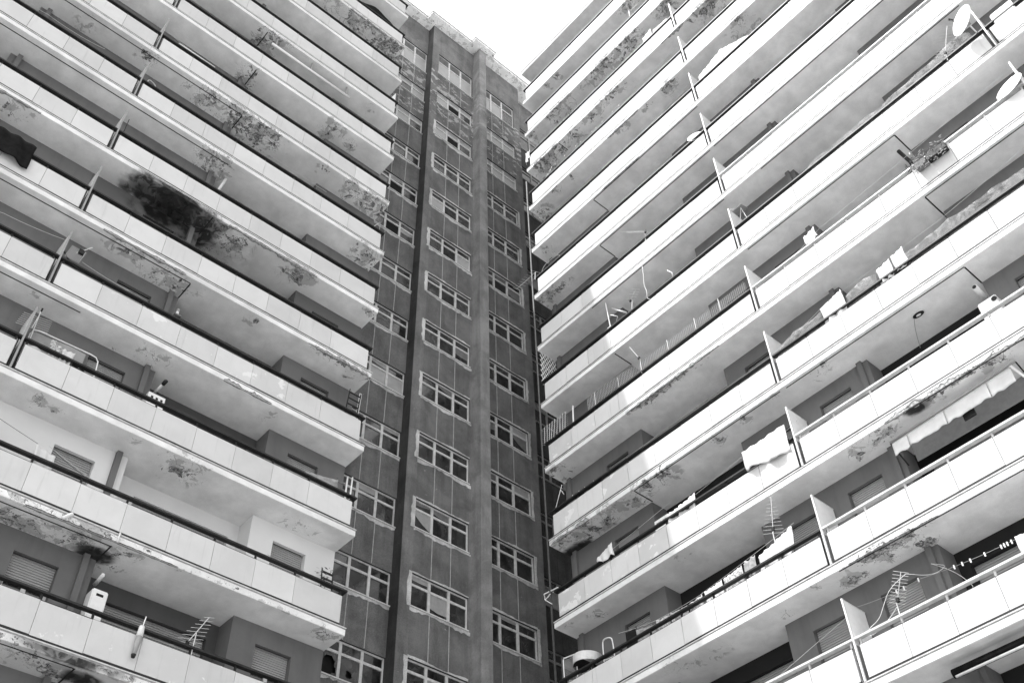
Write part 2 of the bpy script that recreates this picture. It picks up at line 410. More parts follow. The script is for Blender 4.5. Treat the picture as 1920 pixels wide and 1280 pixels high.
# ------------------------------------------------------------------ wing layout
#   unit: start, end, bays (s0, s1, recessed?, window s0, s1)
UL = [dict(a=0.0, b=9.6, seg=[(0.02, 2.6, 0, 0.90, 1.91), (2.6, 6.14, 1, 2.87, 5.53), (6.14, 9.6, 0, 6.87, 7.88)], pipe=(6.33, 6.47))]
def mirror(u, c):
    return dict(a=2 * c - u['b'], b=2 * c - u['a'], pipe=(2 * c - u['pipe'][1], 2 * c - u['pipe'][0]),
                seg=[(2 * c - s1, 2 * c - s0, r, 2 * c - w1, 2 * c - w0) for s0, s1, r, w0, w1 in u['seg']])
UL.append(mirror(UL[0], 9.6))
UR = [dict(a=0.09, b=9.48, seg=[(0.13, 3.75, 0, 2.07, 3.08), (3.75, 7.31, 1, 4.05, 7.0), (7.31, 9.48, 0, 8.03, 9.02)], pipe=(0.30, 0.46)),
      dict(a=9.48, b=18.67, seg=[(9.48, 11.69, 0, 9.98, 11.0), (11.69, 15.2, 1, 11.97, 14.9), (15.2, 18.67, 0, 15.9, 16.9)], pipe=(11.40, 11.55))]
UR.append(mirror(UR[1], 18.67))
DREC = 1.58 - 0.02
PANEL_MESH, POST_MESH, SHUT_MESH = {}, {}, {}

def panel_mesh(width, old):
    key = (round(width, 3), old)
    if key not in PANEL_MESH:
        m = MB()
        m.box(-width / 2, width / 2, 0.0, 0.028, 0.0, 0.78)
        bmesh.ops.bevel(m.bm, geom=m.bm.edges[:], offset=0.004, segments=1, affect='EDGES')
        PANEL_MESH[key] = m.mesh('panel', 'panel_old' if old else 'panel')
    return PANEL_MESH[key]
def post_mesh(kind):
    if kind not in POST_MESH:
        POST_MESH[kind] = MB().box(-0.024, 0.024, 0.052, 0.09, 0.02, 1.034).mesh('post', kind)
    return POST_MESH[kind]

def slab_mesh(W, a, b, k, segs, patches, end0, end1):
    """balcony slab: weathered front edge and underside as fine grids carrying the damage, plain elsewhere"""
    z = zl(k)
    bm = bmesh.new()
    lp, ls, lb = (bm.verts.layers.float.new(n) for n in ('peel', 'stain', 'black'))
    near = [q for q in patches if q[0] == k and a - 1.5 < q[1] < b + 1.5]
    rng = random.Random(k * 31 + int(a * 7) + (0 if W.side == 'L' else 977))
    def vert(s, d, zz, dd):
        v = bm.verts.new(W.P(s, d, zz))
        e = {'p': 0.0, 's': 0.0, 'b': 0.0}
        for (_, ps, pd, rs, rd, st, t) in near:
            q = ((s - ps) / rs) ** 2 + ((dd - pd) / rd) ** 2
            if q < 9: e[t] = max(e[t], st * math.exp(-(q * 0.55) ** 1.4))
        v[lp], v[ls], v[lb] = e['p'], e['s'], e['b']
        return v
    st = 0.09
    n = max(2, int(round((b - a) / st)))
    S = [a + (b - a) * i / n for i in range(n + 1)]
    zb, zt = z - 0.21, z - 0.044
    # profile: front top -> front bottom -> underside back to the bay wall
    prof = [(0.0, zt, -0.17), (0.0, z - 0.08, -0.13), (0.0, z - 0.14, -0.07), (0.0, zb + 0.012, -0.012), (0.012, zb, 0.0)]
    dd = [0.1, 0.2, 0.3, 0.4, 0.5, 0.6, 0.7, 0.8, 0.93]
    prof += [(d, zb, d) for d in dd]
    rows = [[vert(s, d + (rng.uniform(-.003, .003) if j in (2, 3) else 0), zz, q) for j, (d, zz, q) in enumerate(prof)] for s in S]
    for i in range(n):
        for j in range(len(prof) - 1):
            bm.faces.new((rows[i][j], rows[i + 1][j], rows[i + 1][j + 1], rows[i][j + 1]))
    # ends, top and back
    for i, on in ((0, end0), (n, end1)):
        c = [bm.verts.new(W.P(S[i], 0.93, zt))]
        bm.faces.new(rows[i] + c)
    t = [bm.verts.new(W.P(s, d, zt + 0.001)) for s, d in ((a, 0), (b, 0), (b, 0.93), (a, 0.93))]
    bm.faces.new(t)
    # recessed parts
    for s0, s1, r, *_ in segs:
        if not r: continue
        m = max(2, int((s1 - s0) / 0.12))
        R = [[vert(s0 + (s1 - s0) * i / m, 0.93 + (DREC + 0.05 - 0.93) * j / 6, zb, 0.93 + 0.65 * j / 6) for j in range(7)] for i in range(m + 1)]
        for i in range(m):
            for j in range(6): bm.faces.new((R[i][j], R[i + 1][j], R[i + 1][j + 1], R[i][j + 1]))
        bm.faces.new([bm.verts.new(W.P(s, d, zt)) for s, d in ((s0, .93), (s1, .93), (s1, DREC + .05), (s0, DREC + .05))])
    bmesh.ops.recalc_face_normals(bm, faces=bm.faces[:])
    me = bpy.data.meshes.new('balcony')
    bm.to_mesh(me); bm.free()
    me.materials.append(M['slab'])
    return me

def shutter_mesh(width, height, dark):
    key = (round(width, 3), round(height, 3), dark)
    if key not in SHUT_MESH:
        m = MB(); n = int(height / 0.06); p = height / n
        for i in range(n):
            z1 = -i * p
            # each slat bulges outward and tucks behind the next
            m.slabz  # noqa
            prof = [(0.0, z1), (-0.014, z1 - p * 0.25), (-0.014, z1 - p * 0.7), (0.006, z1 - p * 0.82), (0.022, z1 - p)]
            va = [m.bm.verts.new((-width / 2, y, z)) for y, z in prof]
            vb = [m.bm.verts.new((width / 2, y, z)) for y, z in prof]
            for j in range(4): m.bm.faces.new((va[j], vb[j], vb[j + 1], va[j + 1]))
        m.box(-width / 2, width / 2, -0.016, 0.012, -height - 0.05, -height)
        SHUT_MESH[key] = m.mesh('shutter', 'shutter_dark' if dark else 'shutter')
    return SHUT_MESH[key]

PANE_MESH = {}
def pane_mesh(w, h, mat):
    key = (round(w, 3), round(h, 3), mat)
    if key not in PANE_MESH:
        PANE_MESH[key] = MB().box(-w / 2, w / 2, 0, 0.006, -h, 0).mesh('pane', mat)
    return PANE_MESH[key]

def wing_floor(W, B, k, u, white, opts):
    """the wall of one dwelling on one floor, with its windows"""
    z0, z1 = zl(k) - 0.016, zl(k - 1) - 0.212
    wall_mat = 'wall_white' if white else opts.get('wall', 'wall')
    for s0, s1, rec, w0, w1 in u['seg']:
        d = DREC if rec else 0.90
        hb, ht = (zl(k) + 0.06, zl(k) + 2.33) if rec else (zl(k) + 0.95, zl(k) + 2.285)
        dk = 1.85
        m = MB(W); sl = MB(W)
        m.box(s0, w0, d, dk, z0, z1); m.box(w1, s1, d, dk, z0, z1)
        m.box(w0, w1, d, d + .10, ht, z1); m.box(w0, w1, d, dk, z0, hb)
        sl.box(w0, w1, d + .101, dk, ht + .22, z1); sl.box(w0, w1, d + .26, dk, ht + .0, ht + .219)
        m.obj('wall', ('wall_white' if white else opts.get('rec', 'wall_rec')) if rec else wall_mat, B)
        sl.obj('shutter_box', 'void', B)
        wd = w1 - w0
        f = MB(W)
        e = 0.06; fd = d + 0.20
        f.box(w0, w0 + e, fd, fd + .05, hb, ht); f.box(w1 - e, w1, fd, fd + .05, hb, ht)
        f.box(w0 + e, w1 - e, fd, fd + .05, ht - e, ht); f.box(w0 + e, w1 - e, fd, fd + .05, hb, hb + e)
        nm = 2 if rec else 1
        for q in range(1, nm + 1):
            c = w0 + wd * q / (nm + 1)
            f.box(c - .05, c + .05, fd - .01, fd + .05, hb + e, ht - e)
        fo = f.obj('window', 'frame', B)
        WM[fo.name] = Matrix.Identity(4)
        for q in range(nm + 1):
            c0, c1 = w0 + wd * q / (nm + 1), w0 + wd * (q + 1) / (nm + 1)
            if c1 - c0 < .2: continue
            place('pane', pane_mesh(c1 - c0 - .1, ht - hb - 2 * e, 'glass_dark'), W.P((c0 + c1) / 2, fd + .03, ht - e), W.rot(), fo)
        drop = opts.get('drop', {}).get((k, round(w0, 2)), None)
        if drop is None:
            rr = random.random()
            drop = ht - hb - .05 if rr < .8 else (ht - hb) * random.uniform(.35, .7)
        if drop > 0.1:
            place('shutter', shutter_mesh(wd - .01, drop, opts.get('dark', 0)), W.P((w0 + w1) / 2, d + .165, ht + .03), W.rot() if W.side == 'L' else -math.pi / 2, fo)


def balcony(W, B, k, u, opts, patches, first, last, joined=None):
    a, b = u['a'], u['b']
    z = zl(k)
    end0 = first
    slab = bpy.data.objects.new('balcony', slab_mesh(W, a, b, k, u['seg'], patches, first, last))
    COL.objects.link(slab); adopt(slab, B); WM[slab.name] = Matrix.Identity(4)
    # marble coping with a drip edge
    c = MB(W)
    sa = a - (0.02 if first else 0); c.box(sa, b, -0.010, 0.42, z - 0.006, z + 0.02)
    c.box(sa + .03, b, 0.035, 0.40, z - 0.043, z - 0.0065)
    c.obj('coping', 'coping', slab)
    # thin rails under the panels
    pa = a + (0.19 if W.side == 'L' else 0.23) if first else a + 0.10
    pb = b - 0.10
    rk = 'rail_pale' if opts.get('pale') else 'rail_dark'
    r = MB(W)
    r.box(pa, pb, 0.012, 0.05, z + 0.021, z + 0.086)
    r.box(pa, pb, 0.022, 0.05, z + 0.858, z + 0.882)
    r.obj('bottom_rail', 'rail_dark', slab)
    # handrail, returning along the free end
    h = MB(W)
    ra = a + 0.05 if first else a
    if first:
        h.prism([(ra, 0.0), (b - 0.012, 0.0), (b - 0.012, 0.13), (ra + 0.13, 0.13), (ra + 0.13, 0.89), (ra, 0.89)], z + 1.033, z + 1.083)
    else:
        h.box(ra + 0.012, b - 0.012, 0.0, 0.13, z + 1.033, z + 1.083)
    h.obj('handrail', rk, slab)
    # panels and posts
    js = [pa]
    if W.side == 'L':
        j = [1.585, 2.72, 3.85, 4.98, 6.115, 7.245, 8.38] if a < 1 else [10.82, 11.955, 13.085, 14.22, 15.35, 16.48, 17.615]
    else:
        j = {0: [1.458, 2.58, 3.70, 4.825, 5.95, 7.07, 8.20], 1: [10.69, 11.81, 12.95, 14.08, 15.2, 16.33, 17.45], 2: [19.9, 21.03, 22.16, 23.29, 24.42, 25.55, 26.68]}[opts['unit']]
    js = [pa] + j + [pb]
    target = joined
    for i in range(len(js) - 1):
        w = js[i + 1] - js[i] - (0.008 if W.side == 'L' else 0.014)
        c = (js[i] + js[i + 1]) / 2
        old = (W.side == 'L' and (k >= 12 or (k == 9 and 3 < c < 8)) ) or (W.side == 'R' and c < 5 and k in (8, 9, 10))
        dz = random.uniform(-.009, .007)
        if joined is None:
            place('panel', panel_mesh(w, old), W.P(c, 0.004 + random.uniform(0, .005), z + 0.085 + dz), W.rot() if W.side == 'L' else -math.pi / 2, slab)
        else:
            target.box(js[i], js[i + 1] - .012, .004, .032, z + .076, z + .856)
    for i, s in enumerate(js):
        s2 = s + (0.03 if i == 0 else (-0.03 if i == len(js) - 1 else 0))
        if joined is None:
            place('post', post_mesh(rk), W.P(s2, 0.0, z), W.rot() if W.side == 'L' else -math.pi / 2, slab)
    if first:      # short return at the free end
        e = MB(W); e.box(pa - 0.0, pa + 0.028, 0.06, 0.86, z + .076, z + .856); e.obj('end_panel', 'panel', slab)
    # screen between neighbours
    if not last or W.side == 'R':
        dv = MB(W)
        dv.box(b - 0.012, b + 0.012, 0.03, 0.86, z + 0.95, z + 2.05)
        dv.obj('divider', 'offwhite' if W.side == 'L' else 'white', slab)
        fr = MB(W)
        fr.box(b - 0.022, b + 0.022, -0.02, 0.028, z + 0.03, z + 2.09)
        fr.box(b - 0.018, b + 0.018, 0.03, 0.87, z + 2.052, z + 2.075)
        fr.obj('divider_frame', 'grey' if W.side == 'L' else 'offwhite', slab)
        pp = MB(W)
        pp.tube([(b - 0.06, 0.10, z + .02), (b - 0.06, 0.10, z + 1.03)], 0.018, 6)
        pp.tube([(b + 0.065, 0.12, z + .02), (b + 0.065, 0.12, z + 1.03)], 0.014, 6)
        pp.obj('divider_pipe', 'rail_dark', slab)
    return slab

# ------------------------------------------------------------------ left wing
LB = empty('apartment_block', (-9.6, 3.0, 0.0), "left apartment block of long white balconies with peeling undersides, in open shade", 'building', 'white balcony blocks of the housing complex')
NF = 14
dropsL = {(12, 6.87): 0.62, (12, 0.90): 0.60, (12, 2.87): 1.9, (11, .9): 1.25, (11, 6.87): 1.25, (10, .9): 1.25, (10, 6.87): 1.25, (9, .9): 1.25}
for k in range(0, NF):
    for ui, u in enumerate(UL):
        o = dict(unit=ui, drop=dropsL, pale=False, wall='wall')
        if ui == 0 and k == 8: o['wall'] = o['rec'] = 'wall_soot'
        balcony(WL, LB, k, u, o, PL, ui == 0, ui == 1)
        wing_floor(WL, LB, k, u, k == 11 and ui == 0, o)
roof = MB(WL); roof.box(0.0, 19.2, 0.0, 14.0, zl(-1) - 0.21, zl(-1) + 0.25); roof.obj('roof', 'slab', LB)
body = MB(WL); body.box(0.03, 19.2, 1.86, 13.9, 0.0, zl(-1) - 0.215); body.obj('core_wall', 'wall_dark', LB)
low = MB(WL); low.box(0.02, 19.2, 0.9, 1.855, 0.0, zl(NF - 1) - 0.215); low.obj('base_wall', 'wall', LB)
for u in UL:
    p = MB(WL)
    for k in range(0, NF):
        p.box(u['pipe'][0], u['pipe'][1], 0.77, 0.90, zl(k) + 0.02, zl(k - 1) - 0.212)
    p.obj('downpipe', 'wall', LB)

# ------------------------------------------------------------------ right wing
RB = empty('apartment_block', (10.0, -14.0, 0.0), "right apartment block of long white balconies glaring in full sun", 'building', 'white balcony blocks of the housing complex')
stuffR = MB(WR)
for k in range(0, NF):
    for ui, u in enumerate(UR):
        pale = (k == 12) or (ui == 1 and k in (10, 11)) or (ui >= 1 and k in (6, 8)) 
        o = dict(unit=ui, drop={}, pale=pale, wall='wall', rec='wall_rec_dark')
        if (ui, k) == (1, 11): o['rec'] = 'void'  # shade behind the awning put into a black wall colour
        j = stuffR if (ui == 2 and k >= 9) else None
        balcony(WR, RB, k, u, o, PR, ui == 0, ui == 2, j)
        wing_floor(WR, RB, k, u, False, o)
sr = stuffR.obj('balcony_panel', 'panel', RB); sr['kind'] = 'stuff'
roof = MB(WR); roof.box(0.09, 27.86, 0.0, 14.0, zl(-1) - 0.21, zl(-1) + 0.0); roof.obj('roof', 'slab', RB)
rl = MB(WR); rl.box(0.07, 27.86, -0.03, 14.0, zl(-1) + 0.002, zl(-1) + 0.045); rl.obj('roof_edge', 'coping', RB)
body = MB(WR); body.box(0.14, 27.8, 1.86, 13.9, 0.0, zl(-1) - 0.215); body.obj('core_wall', 'wall_dark', RB)
low = MB(WR); low.box(0.13, 27.8, 0.9, 1.855, 0.055, zl(NF - 1) - 0.215); low.obj('base_wall', 'wall', RB)
for u in UR:
    p = MB(WR)
    for k in range(0, NF):
        p.box(u['pipe'][0], u['pipe'][1], 0.80, 0.90, zl(k) + 0.02, zl(k - 1) - 0.212)
    p.obj('downpipe', 'wall', RB)
dp = MB(); dp.tube([(7.25, 0.02, 0.0), (7.25, 0.02, zl(2) - 0.9)], 0.036, 8)
dp.obj('drainpipe', 'pipe', RB, smooth=True)

# drip cords and rubber strips along the soffits: (wing, block, floor, [(s, d), ...])
for W, B, k, path in ((WL, LB, 6, [(14.5, .2), (6.1, .2)]), (WL, LB, 8, [(12.5, .2), (6.15, .2), (6.15, .9)]), (WL, LB, 7, [(6.13, .05), (6.13, .9)]),
                      (WL, LB, 5, [(14, .2), (6.14, .2), (6.14, .88)]), (WL, LB, 4, [(6.16, .1), (6.16, .9)]), (WL, LB, 11, [(12, .2), (6.12, .2), (6.14, .9)]),
                      (WL, LB, 12, [(12, .15), (6.12, .15), (6.14, .9)]), (WL, LB, 3, [(6.15, .15), (6.15, .9)]), (WL, LB, 9, [(11, .2), (8.6, .2)]),
                      (WR, RB, 4, [(9.4, .07), (3.78, .07), (3.75, .9)]), (WR, RB, 5, [(9.4, .07), (3.78, .07), (3.75, .9)]), (WR, RB, 2, [(2.2, .05), (2.2, .6)]),
                      (WR, RB, 8, [(18.6, .09), (15.15, .09), (15.15, 1.2)]), (WR, RB, 9, [(9.6, .1), (15.2, .1), (15.2, .9)]), (WR, RB, 6, [(3.0, .06), (9.4, .06)]),
                      (WR, RB, 7, [(3.76, .07), (3.76, .9)]), (WR, RB, 7, [(9.7, .08), (15.2, .08), (15.2, .9)]), (WR, RB, 6, [(11, .06), (18.5, .06)]), (WR, RB, 9, [(9.4, .08), (3.8, .08), (3.78, .9)]),
                      (WR, RB, 10, [(12.5, .03), (18.4, .03)]), (WR, RB, 11, [(9.6, .04), (16, .04)]), (WR, RB, 5, [(9.6, .05), (18.0, .05)])):
    m = MB(W); zz = zl(k) - 0.22
    for (s0, d0), (s1, d1) in zip(path[:-1], path[1:]):
        if abs(s0 - s1) > abs(d0 - d1): m.box(min(s0, s1), max(s0, s1), d0 - .014, d0 + .014, zz, zz + .008)
        else: m.box(s1 - .018, s1 + .018, d0 + .015, d1, zz, zz + .0085)
    m.obj('soffit_cable', 'black', B)

# plaster broken away along slab edges: ragged bare concrete with a dark lip
def spall(W, B, k, s0, s1, h, dep, seed):
    rng = random.Random(seed); n = int((s1 - s0) / .07)
    zb = zl(k) - 0.21
    m, lip = MB(W), MB(W)
    hs, ds = [], []
    w = 0.5
    for i in range(n + 1):
        w = min(1.0, max(.15, w + rng.uniform(-.3, .3)))
        e = min(1, 14 * i / n, 14 * (n - i) / n) * (0.15 if math.sin(i * .37 + seed) > .75 else 1.0)
        hs.append(h * w * e * rng.uniform(.35, 1.15) + .005); ds.append(dep * (0.2 + .6 * w) * e * rng.uniform(.3, 1.25) + .008)
    for i in range(n):
        a, b = s0 + (s1 - s0) * i / n, s0 + (s1 - s0) * (i + 1) / n
        m.poly([(a, -.004, zb + .004), (b, -.004, zb + .004), (b, -.004, zb + hs[i + 1]), (a, -.004, zb + hs[i])])
        m.poly([(a, .004, zb - .004), (b, .004, zb - .004), (b, ds[i + 1], zb - .004), (a, ds[i], zb - .004)])
        t = rng.uniform(.012, .024)
        lip.poly([(a, -.008, zb + hs[i] - .003), (b, -.008, zb + hs[i + 1] - .003), (b, -.005, zb + hs[i + 1] + t), (a, -.005, zb + hs[i] + t)])
        lip.poly([(a, ds[i], zb - .007), (b, ds[i + 1], zb - .007), (b, ds[i + 1] + t * .8, zb - .005), (a, ds[i] + t * .8, zb - .005)])
    m.obj('bare_concrete', 'bare', B); lip.obj('broken_lip', 'lip', B)
for args in ((WR, RB, 8, 4.0, 7.9, .10, .07, 1), (WR, RB, 10, 11.9, 16.2, .12, .10, 2), (WR, RB, 9, .2, 1.9, .12, .10, 3), (WL, LB, 8, .15, 2.3, .09, .14, 4), (WL, LB, 8, 6.4, 8.9, .06, .12, 5),
             (WL, LB, 7, 2.4, 5.6, .05, .12, 6), (WL, LB, 7, 11.6, 13.2, .05, .14, 7), (WR, RB, 4, 4.3, 6.4, .07, .08, 8), (WR, RB, 3, 5.0, 6.8, .05, .08, 9), (WL, LB, 9, 3.1, 4.6, .10, .05, 10),
             (WR, RB, 11, 9.9, 12.3, .02, .10, 11), (WL, LB, 11, 4.6, 8.2, .03, .05, 12), (WR, RB, 2, 8.6, 9.9, .04, .15, 13), (WL, LB, 1, .9, 3.0, .03, .10, 14)):
    spall(*args)

# ------------------------------------------------------------------ stair tower
TZ = 49.0
T = empty('stair_tower', (6.9, 6.0, 0.0), "dark rendered stair tower with stacked three-light windows between the two balcony blocks", 'building')
ztop = TZ + 8.93
YM, YL, YR = 3.25, 3.70, 3.90
core = MB()
core.box(3.822, 10.148, YM + .24, 9.0, 0, ztop)
core.box(-0.018, 3.818, YL + .24, 9.0, 0, ztop)
core.box(10.152, 15.0, YR + .24, 9.0, 0, ztop)
core.obj('core_wall', 'void', T)
NJ = 15
def win_z(j):
    return (TZ + 4.02 - 3 * j, TZ + (6.15 if j == 0 else 5.24 - 3 * j))
bays = {'m': dict(y=YM, x0=3.82, x1=6.70, w=(4.27, 5.04, 5.84, 6.62)),
        'r': dict(y=YM, x0=7.18, x1=10.15, w=(7.24, 8.04, 8.84, 9.70)),
        'l': dict(y=YL, x0=-0.02, x1=3.82, w=(1.46, 2.24, 3.01, 3.80)),
        'f': dict(y=YR, x0=10.15, x1=15.0, w=(10.75, 11.53, 12.31, 13.1))}
def jag(x0, x1, z, down, rng, amp):
    """ragged lower or upper outline of hand-laid plaster"""
    n = max(4, int((x1 - x0) / 0.12)); pts = []
    for i in range(n + 1):
        x = x0 + (x1 - x0) * i / n
        pts.append((x, z + (-1 if down else 1) * abs(amp + rng.uniform(-.5, .5) * amp + 0.5 * amp * math.sin(x * 3.1 + z))))
    return pts
for bn, b in bays.items():
    y = b['y']; w = b['w']
    walls = MB()
    walls.box(b['x0'], w[0], y, y + .235, 0, ztop)
    if b['x1'] - w[3] > .03: walls.box(w[3], b['x1'], y, y + .235, 0, ztop)
    sp_bottom_prev = ztop
    rng = random.Random(hash(bn) % 1000 if False else ord(bn))
    side_mat = 'tower' if bn != 'f' else 'tower_side'  # far bay's deep shade is put into its render colour
    for j in range(NJ):
        zb, zt = win_z(j)
        zhi = ztop if j == 0 else win_z(j - 1)[0]
        # backing behind the spandrel panels shows as the pale joint
        MB().box(w[0] + .001, w[3] - .001, y + .016, y + .234, zt, zhi).obj('joint_backing', 'tower_side', T)
        if j and bn != 'f':
            for c in (w[1], w[2]):
                st = MB().box(c - .013, c + .013, y - .006, y + .0158, zt + .03, zhi - .05)
                st.obj('joint_strip', 'joint', T)
        if bn == 'f' and j > 13: continue
        if j == 0:
            q = MB().box(w[0], w[3], y, y + .015, zt, zhi); q.obj('spandrel_panel', 'tower', T)
        else:
            for i in range(3):
                g = .016
                xa, xb = w[i] + (g if i else 0), w[i + 1] - (g if i < 2 else 0)
                q = MB().box(xa, xb, y + rng.uniform(0, .003), y + .0155, zt, zhi - .004)
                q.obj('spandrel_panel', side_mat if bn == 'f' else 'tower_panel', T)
        # window: outer frame, mullions, transom
        fy = y + .07; e = .055
        f = MB()
        x0, x1 = w[0], w[3]
        H = zt - zb
        tr = zb + H * (0.68 if j else 0.66)
        f.box(x0, x0 + e, fy, fy + .07, zb, zt); f.box(x1 - e, x1, fy, fy + .07, zb, zt)
        f.box(x0 + e, x1 - e, fy, fy + .07, zt - e, zt); f.box(x0 + e, x1 - e, fy, fy + .07, zb, zb + e)
        for i in (1, 2):
            f.box(w[i] - .05, w[i] + .05, fy - .012, fy + .07, zb + e, zt - e)
        for i in range(3):
            xa = x0 + e if i == 0 else w[i] + .05
            xb = x1 - e if i == 2 else w[i + 1] - .05
            f.box(xa, xb, fy - .004, fy + .07, tr - .042, tr + .042)
        # sill
        f.box(x0 - .03, x1 + (.03 if bn != 'm' else .0), y - .05, fy - .002, zb - .045, zb - .002)
        fo = f.obj('window', 'frame_old' if bn != 'f' else 'grey', T)
        WM[fo.name] = Matrix.Identity(4)
        for i in range(3):
            xa = x0 + e if i == 0 else w[i] + .05
            xb = x1 - e if i == 2 else w[i + 1] - .05
            for top in (0, 1):
                za, zz = (tr + .042, zt - e) if top else (zb + e, tr - .042)
                r = rng.random()
                if bn == 'f': mt = 'glass_dark'
                elif j <= 2: mt = 'glass_pale' if (r < .72 or top) else ('glass_dark' if r < .9 else 'glass_grey')
                elif j == 3: mt = 'glass_grey' if r < .7 else 'glass_dark'
                elif j < 8: mt = 'glass_grey' if r < .42 else 'glass_dark'  # grey panes stand in for sky reflected on the upper floors
                else: mt = 'glass_dark'
                if 3 < j and r > .95: mt = 'glass_pale'
                if j in (1, 2) and bn == 'm' and i == 1 and not top: mt = 'void'
                if j in (4, 5) and bn == 'l' and i == 1 and not top: mt = 'void'
                if j == 0 and top and bn in 'mlr':
                    # louvred vents over the top-floor lights
                    lv = MB(); n = 7; hh = (zz - za) / n
                    for q in range(n):
                        z1 = zz - q * hh
                        lv.slabz  # noqa
                        va = [(xa, fy + .01, z1 - hh * .2), (xb, fy + .01, z1 - hh * .2), (xb, fy + .055, z1), (xa, fy + .055, z1)]
                        lv.poly([(p[0], p[1], p[2]) for p in va])
                        lv.poly([(p[0], p[1], p[2] - .012) for p in va])
                    lv.obj('louvre', 'frame_old', fo)
                    continue
                if bn == 'l' and j == 12 and not top and i < 2:
                    # smashed panes: a ragged hole left in the glass
                    cx, cz = ((xa + xb) / 2 + .05, (za + zz) / 2 - .05) if i == 0 else ((xa + xb) / 2, (za + zz) / 2 - .12)
                    rr = .30 if i == 0 else .11
                    pm = MB(); nn = 20
                    def edge(t):
                        c, s_ = math.cos(t), math.sin(t)
                        kx = ((xb - cx) if c > 0 else (cx - xa)) / max(abs(c), 1e-4)
                        kz = ((zz - cz) if s_ > 0 else (cz - za)) / max(abs(s_), 1e-4)
                        q = min(kx, kz); return (cx + c * q, cz + s_ * q)
                    rad = [rr * rng.uniform(.7, 1.25) for _ in range(nn)]
                    for q in range(nn):
                        t0, t1 = 2 * math.pi * q / nn, 2 * math.pi * (q + 1) / nn
                        i0 = (cx + math.cos(t0) * rad[q], cz + math.sin(t0) * rad[q])
                        i1 = (cx + math.cos(t1) * rad[(q + 1) % nn], cz + math.sin(t1) * rad[(q + 1) % nn])
                        o0, o1 = edge(t0), edge(t1)
                        pm.poly([(o0[0], fy + .03, o0[1]), (o1[0], fy + .03, o1[1]), (i1[0], fy + .03, i1[1]), (i0[0], fy + .03, i0[1])])
                    po = pm.obj('pane', 'glass_grey', fo); po['label'] = 'broken pane with a ragged hole'
                    continue
                if 3 < j < 14 and bn != 'f' and mt != 'void' and rng.random() < .15:
                    # a curtain drawn aside behind the glass line
                    c0, c1 = rng.uniform(.15, .95), rng.uniform(.15, .95)
                    hz = zz - za
                    cu = MB().poly([(xa, fy + .028, zz), (xb, fy + .028, zz), (xb, fy + .028, zz - hz * c0), ((xa + xb) / 2, fy + .028, zz - hz * (c0 * .5 + c1 * .5 + .06)), (xa, fy + .028, zz - hz * c1)])
                    cu.obj('curtain', rng.choice(['curtain_dim', 'curtain_dim', 'grey']), fo, thick=.002)
                place('pane', pane_mesh(xb - xa, zz - za, mt), Vector(((xa + xb) / 2, fy + .03, zz)), rng.uniform(-.004, .004), fo)
        # ragged plaster patched round the replaced frames
        if bn != 'f' and j >= 3 or (bn == 'm' and j == 2):
            am = .08 if bn != 'r' else .06
            if j == 2: am = .14
            pb = MB()
            xr = x1 + (.07 if bn == 'm' else .12) if bn != 'l' else x1
            low_ = jag(x0 - .02, xr, zb - .06, True, rng, am)
            pb.slabz([(x0 - .02, zb - .046), ] + low_ + [(xr, zb - .046)], y - .012, y + .003)
            if bn == 'm':
                left = [(x0 - .10 - rng.uniform(0, .07), zb - .02 + (zt - zb + .06) * i / 8) for i in range(9)]
                pb.slabz(left + [(x0 + .012, zt + .03), (x0 + .012, zb - .02)], y - .012, y + .003)
            if bn in 'mr':
                pb.slabz([(x0, zt + .0)] + jag(x0, x1, zt + .015, False, rng, .045) + [(x1, zt + .0)], y - .012, y + .003)
            if bn == 'r':
                rt = [(x1 + .07 + rng.uniform(0, .06), zb - .02 + (zt - zb + .06) * i / 8) for i in range(9)]
                pb.slabz(rt + [(x1 - .012, zt + .03), (x1 - .012, zb - .02)], y - .013, y + .003)
            pb.obj('plaster_border', 'plaster', fo)
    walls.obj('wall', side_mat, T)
pil = MB().box(6.70, 7.18, 2.69, 3.48, 0, ztop); pil.obj('pilaster', 'pilaster', T)
sf = MB().box(3.806, 3.8195, YM + .001, YL + .2, 0, ztop); sf.obj('return_wall', 'tower_side', T)  # left-facing side of the middle bay, its shade put into the colour
cn = MB()
cn.prism([(-0.6, 3.15), (3.27, 3.15), (3.27, 2.70), (6.15, 2.70), (6.15, 2.37), (7.66, 2.37), (7.66, 2.70), (15.2, 2.70), (15.2, 9.2), (-0.6, 9.2)], ztop + .002, ztop + .17)
lay = cn.bm.verts.layers.float.new('peel')
for v in cn.bm.verts: v[lay] = 0.5
cn.obj('cornice', 'slab', T)
c2 = MB()
c2.prism([(-0.6, 3.12), (3.24, 3.12), (3.24, 2.67), (6.12, 2.67), (6.12, 2.34), (7.69, 2.34), (7.69, 2.67), (15.2, 2.67), (15.2, 9.2), (-0.6, 9.2)], ztop + .172, ztop + .23)
c2.obj('cornice_edge', 'grey', T)

#ITEMS#
# ------------------------------------------------------------------ things on the balconies
AER = 'television aerials on the balconies'
def fz(k): return zl(k)
def root(W, name, s, d, k, h, label, cat, group=None):
    return empty(name, W.P(s, d, fz(k) + h), label, cat, group)
def H(k, pts): return [(p[0], p[1], fz(k) + p[2]) for p in pts]

def sag(p, q, n=12, drop=.05):
    return [(p[0] + (q[0] - p[0]) * i / n, p[1] + (q[1] - p[1]) * i / n, p[2] + (q[2] - p[2]) * i / n - drop * 4 * (i / n) * (1 - i / n)) for i in range(n + 1)]

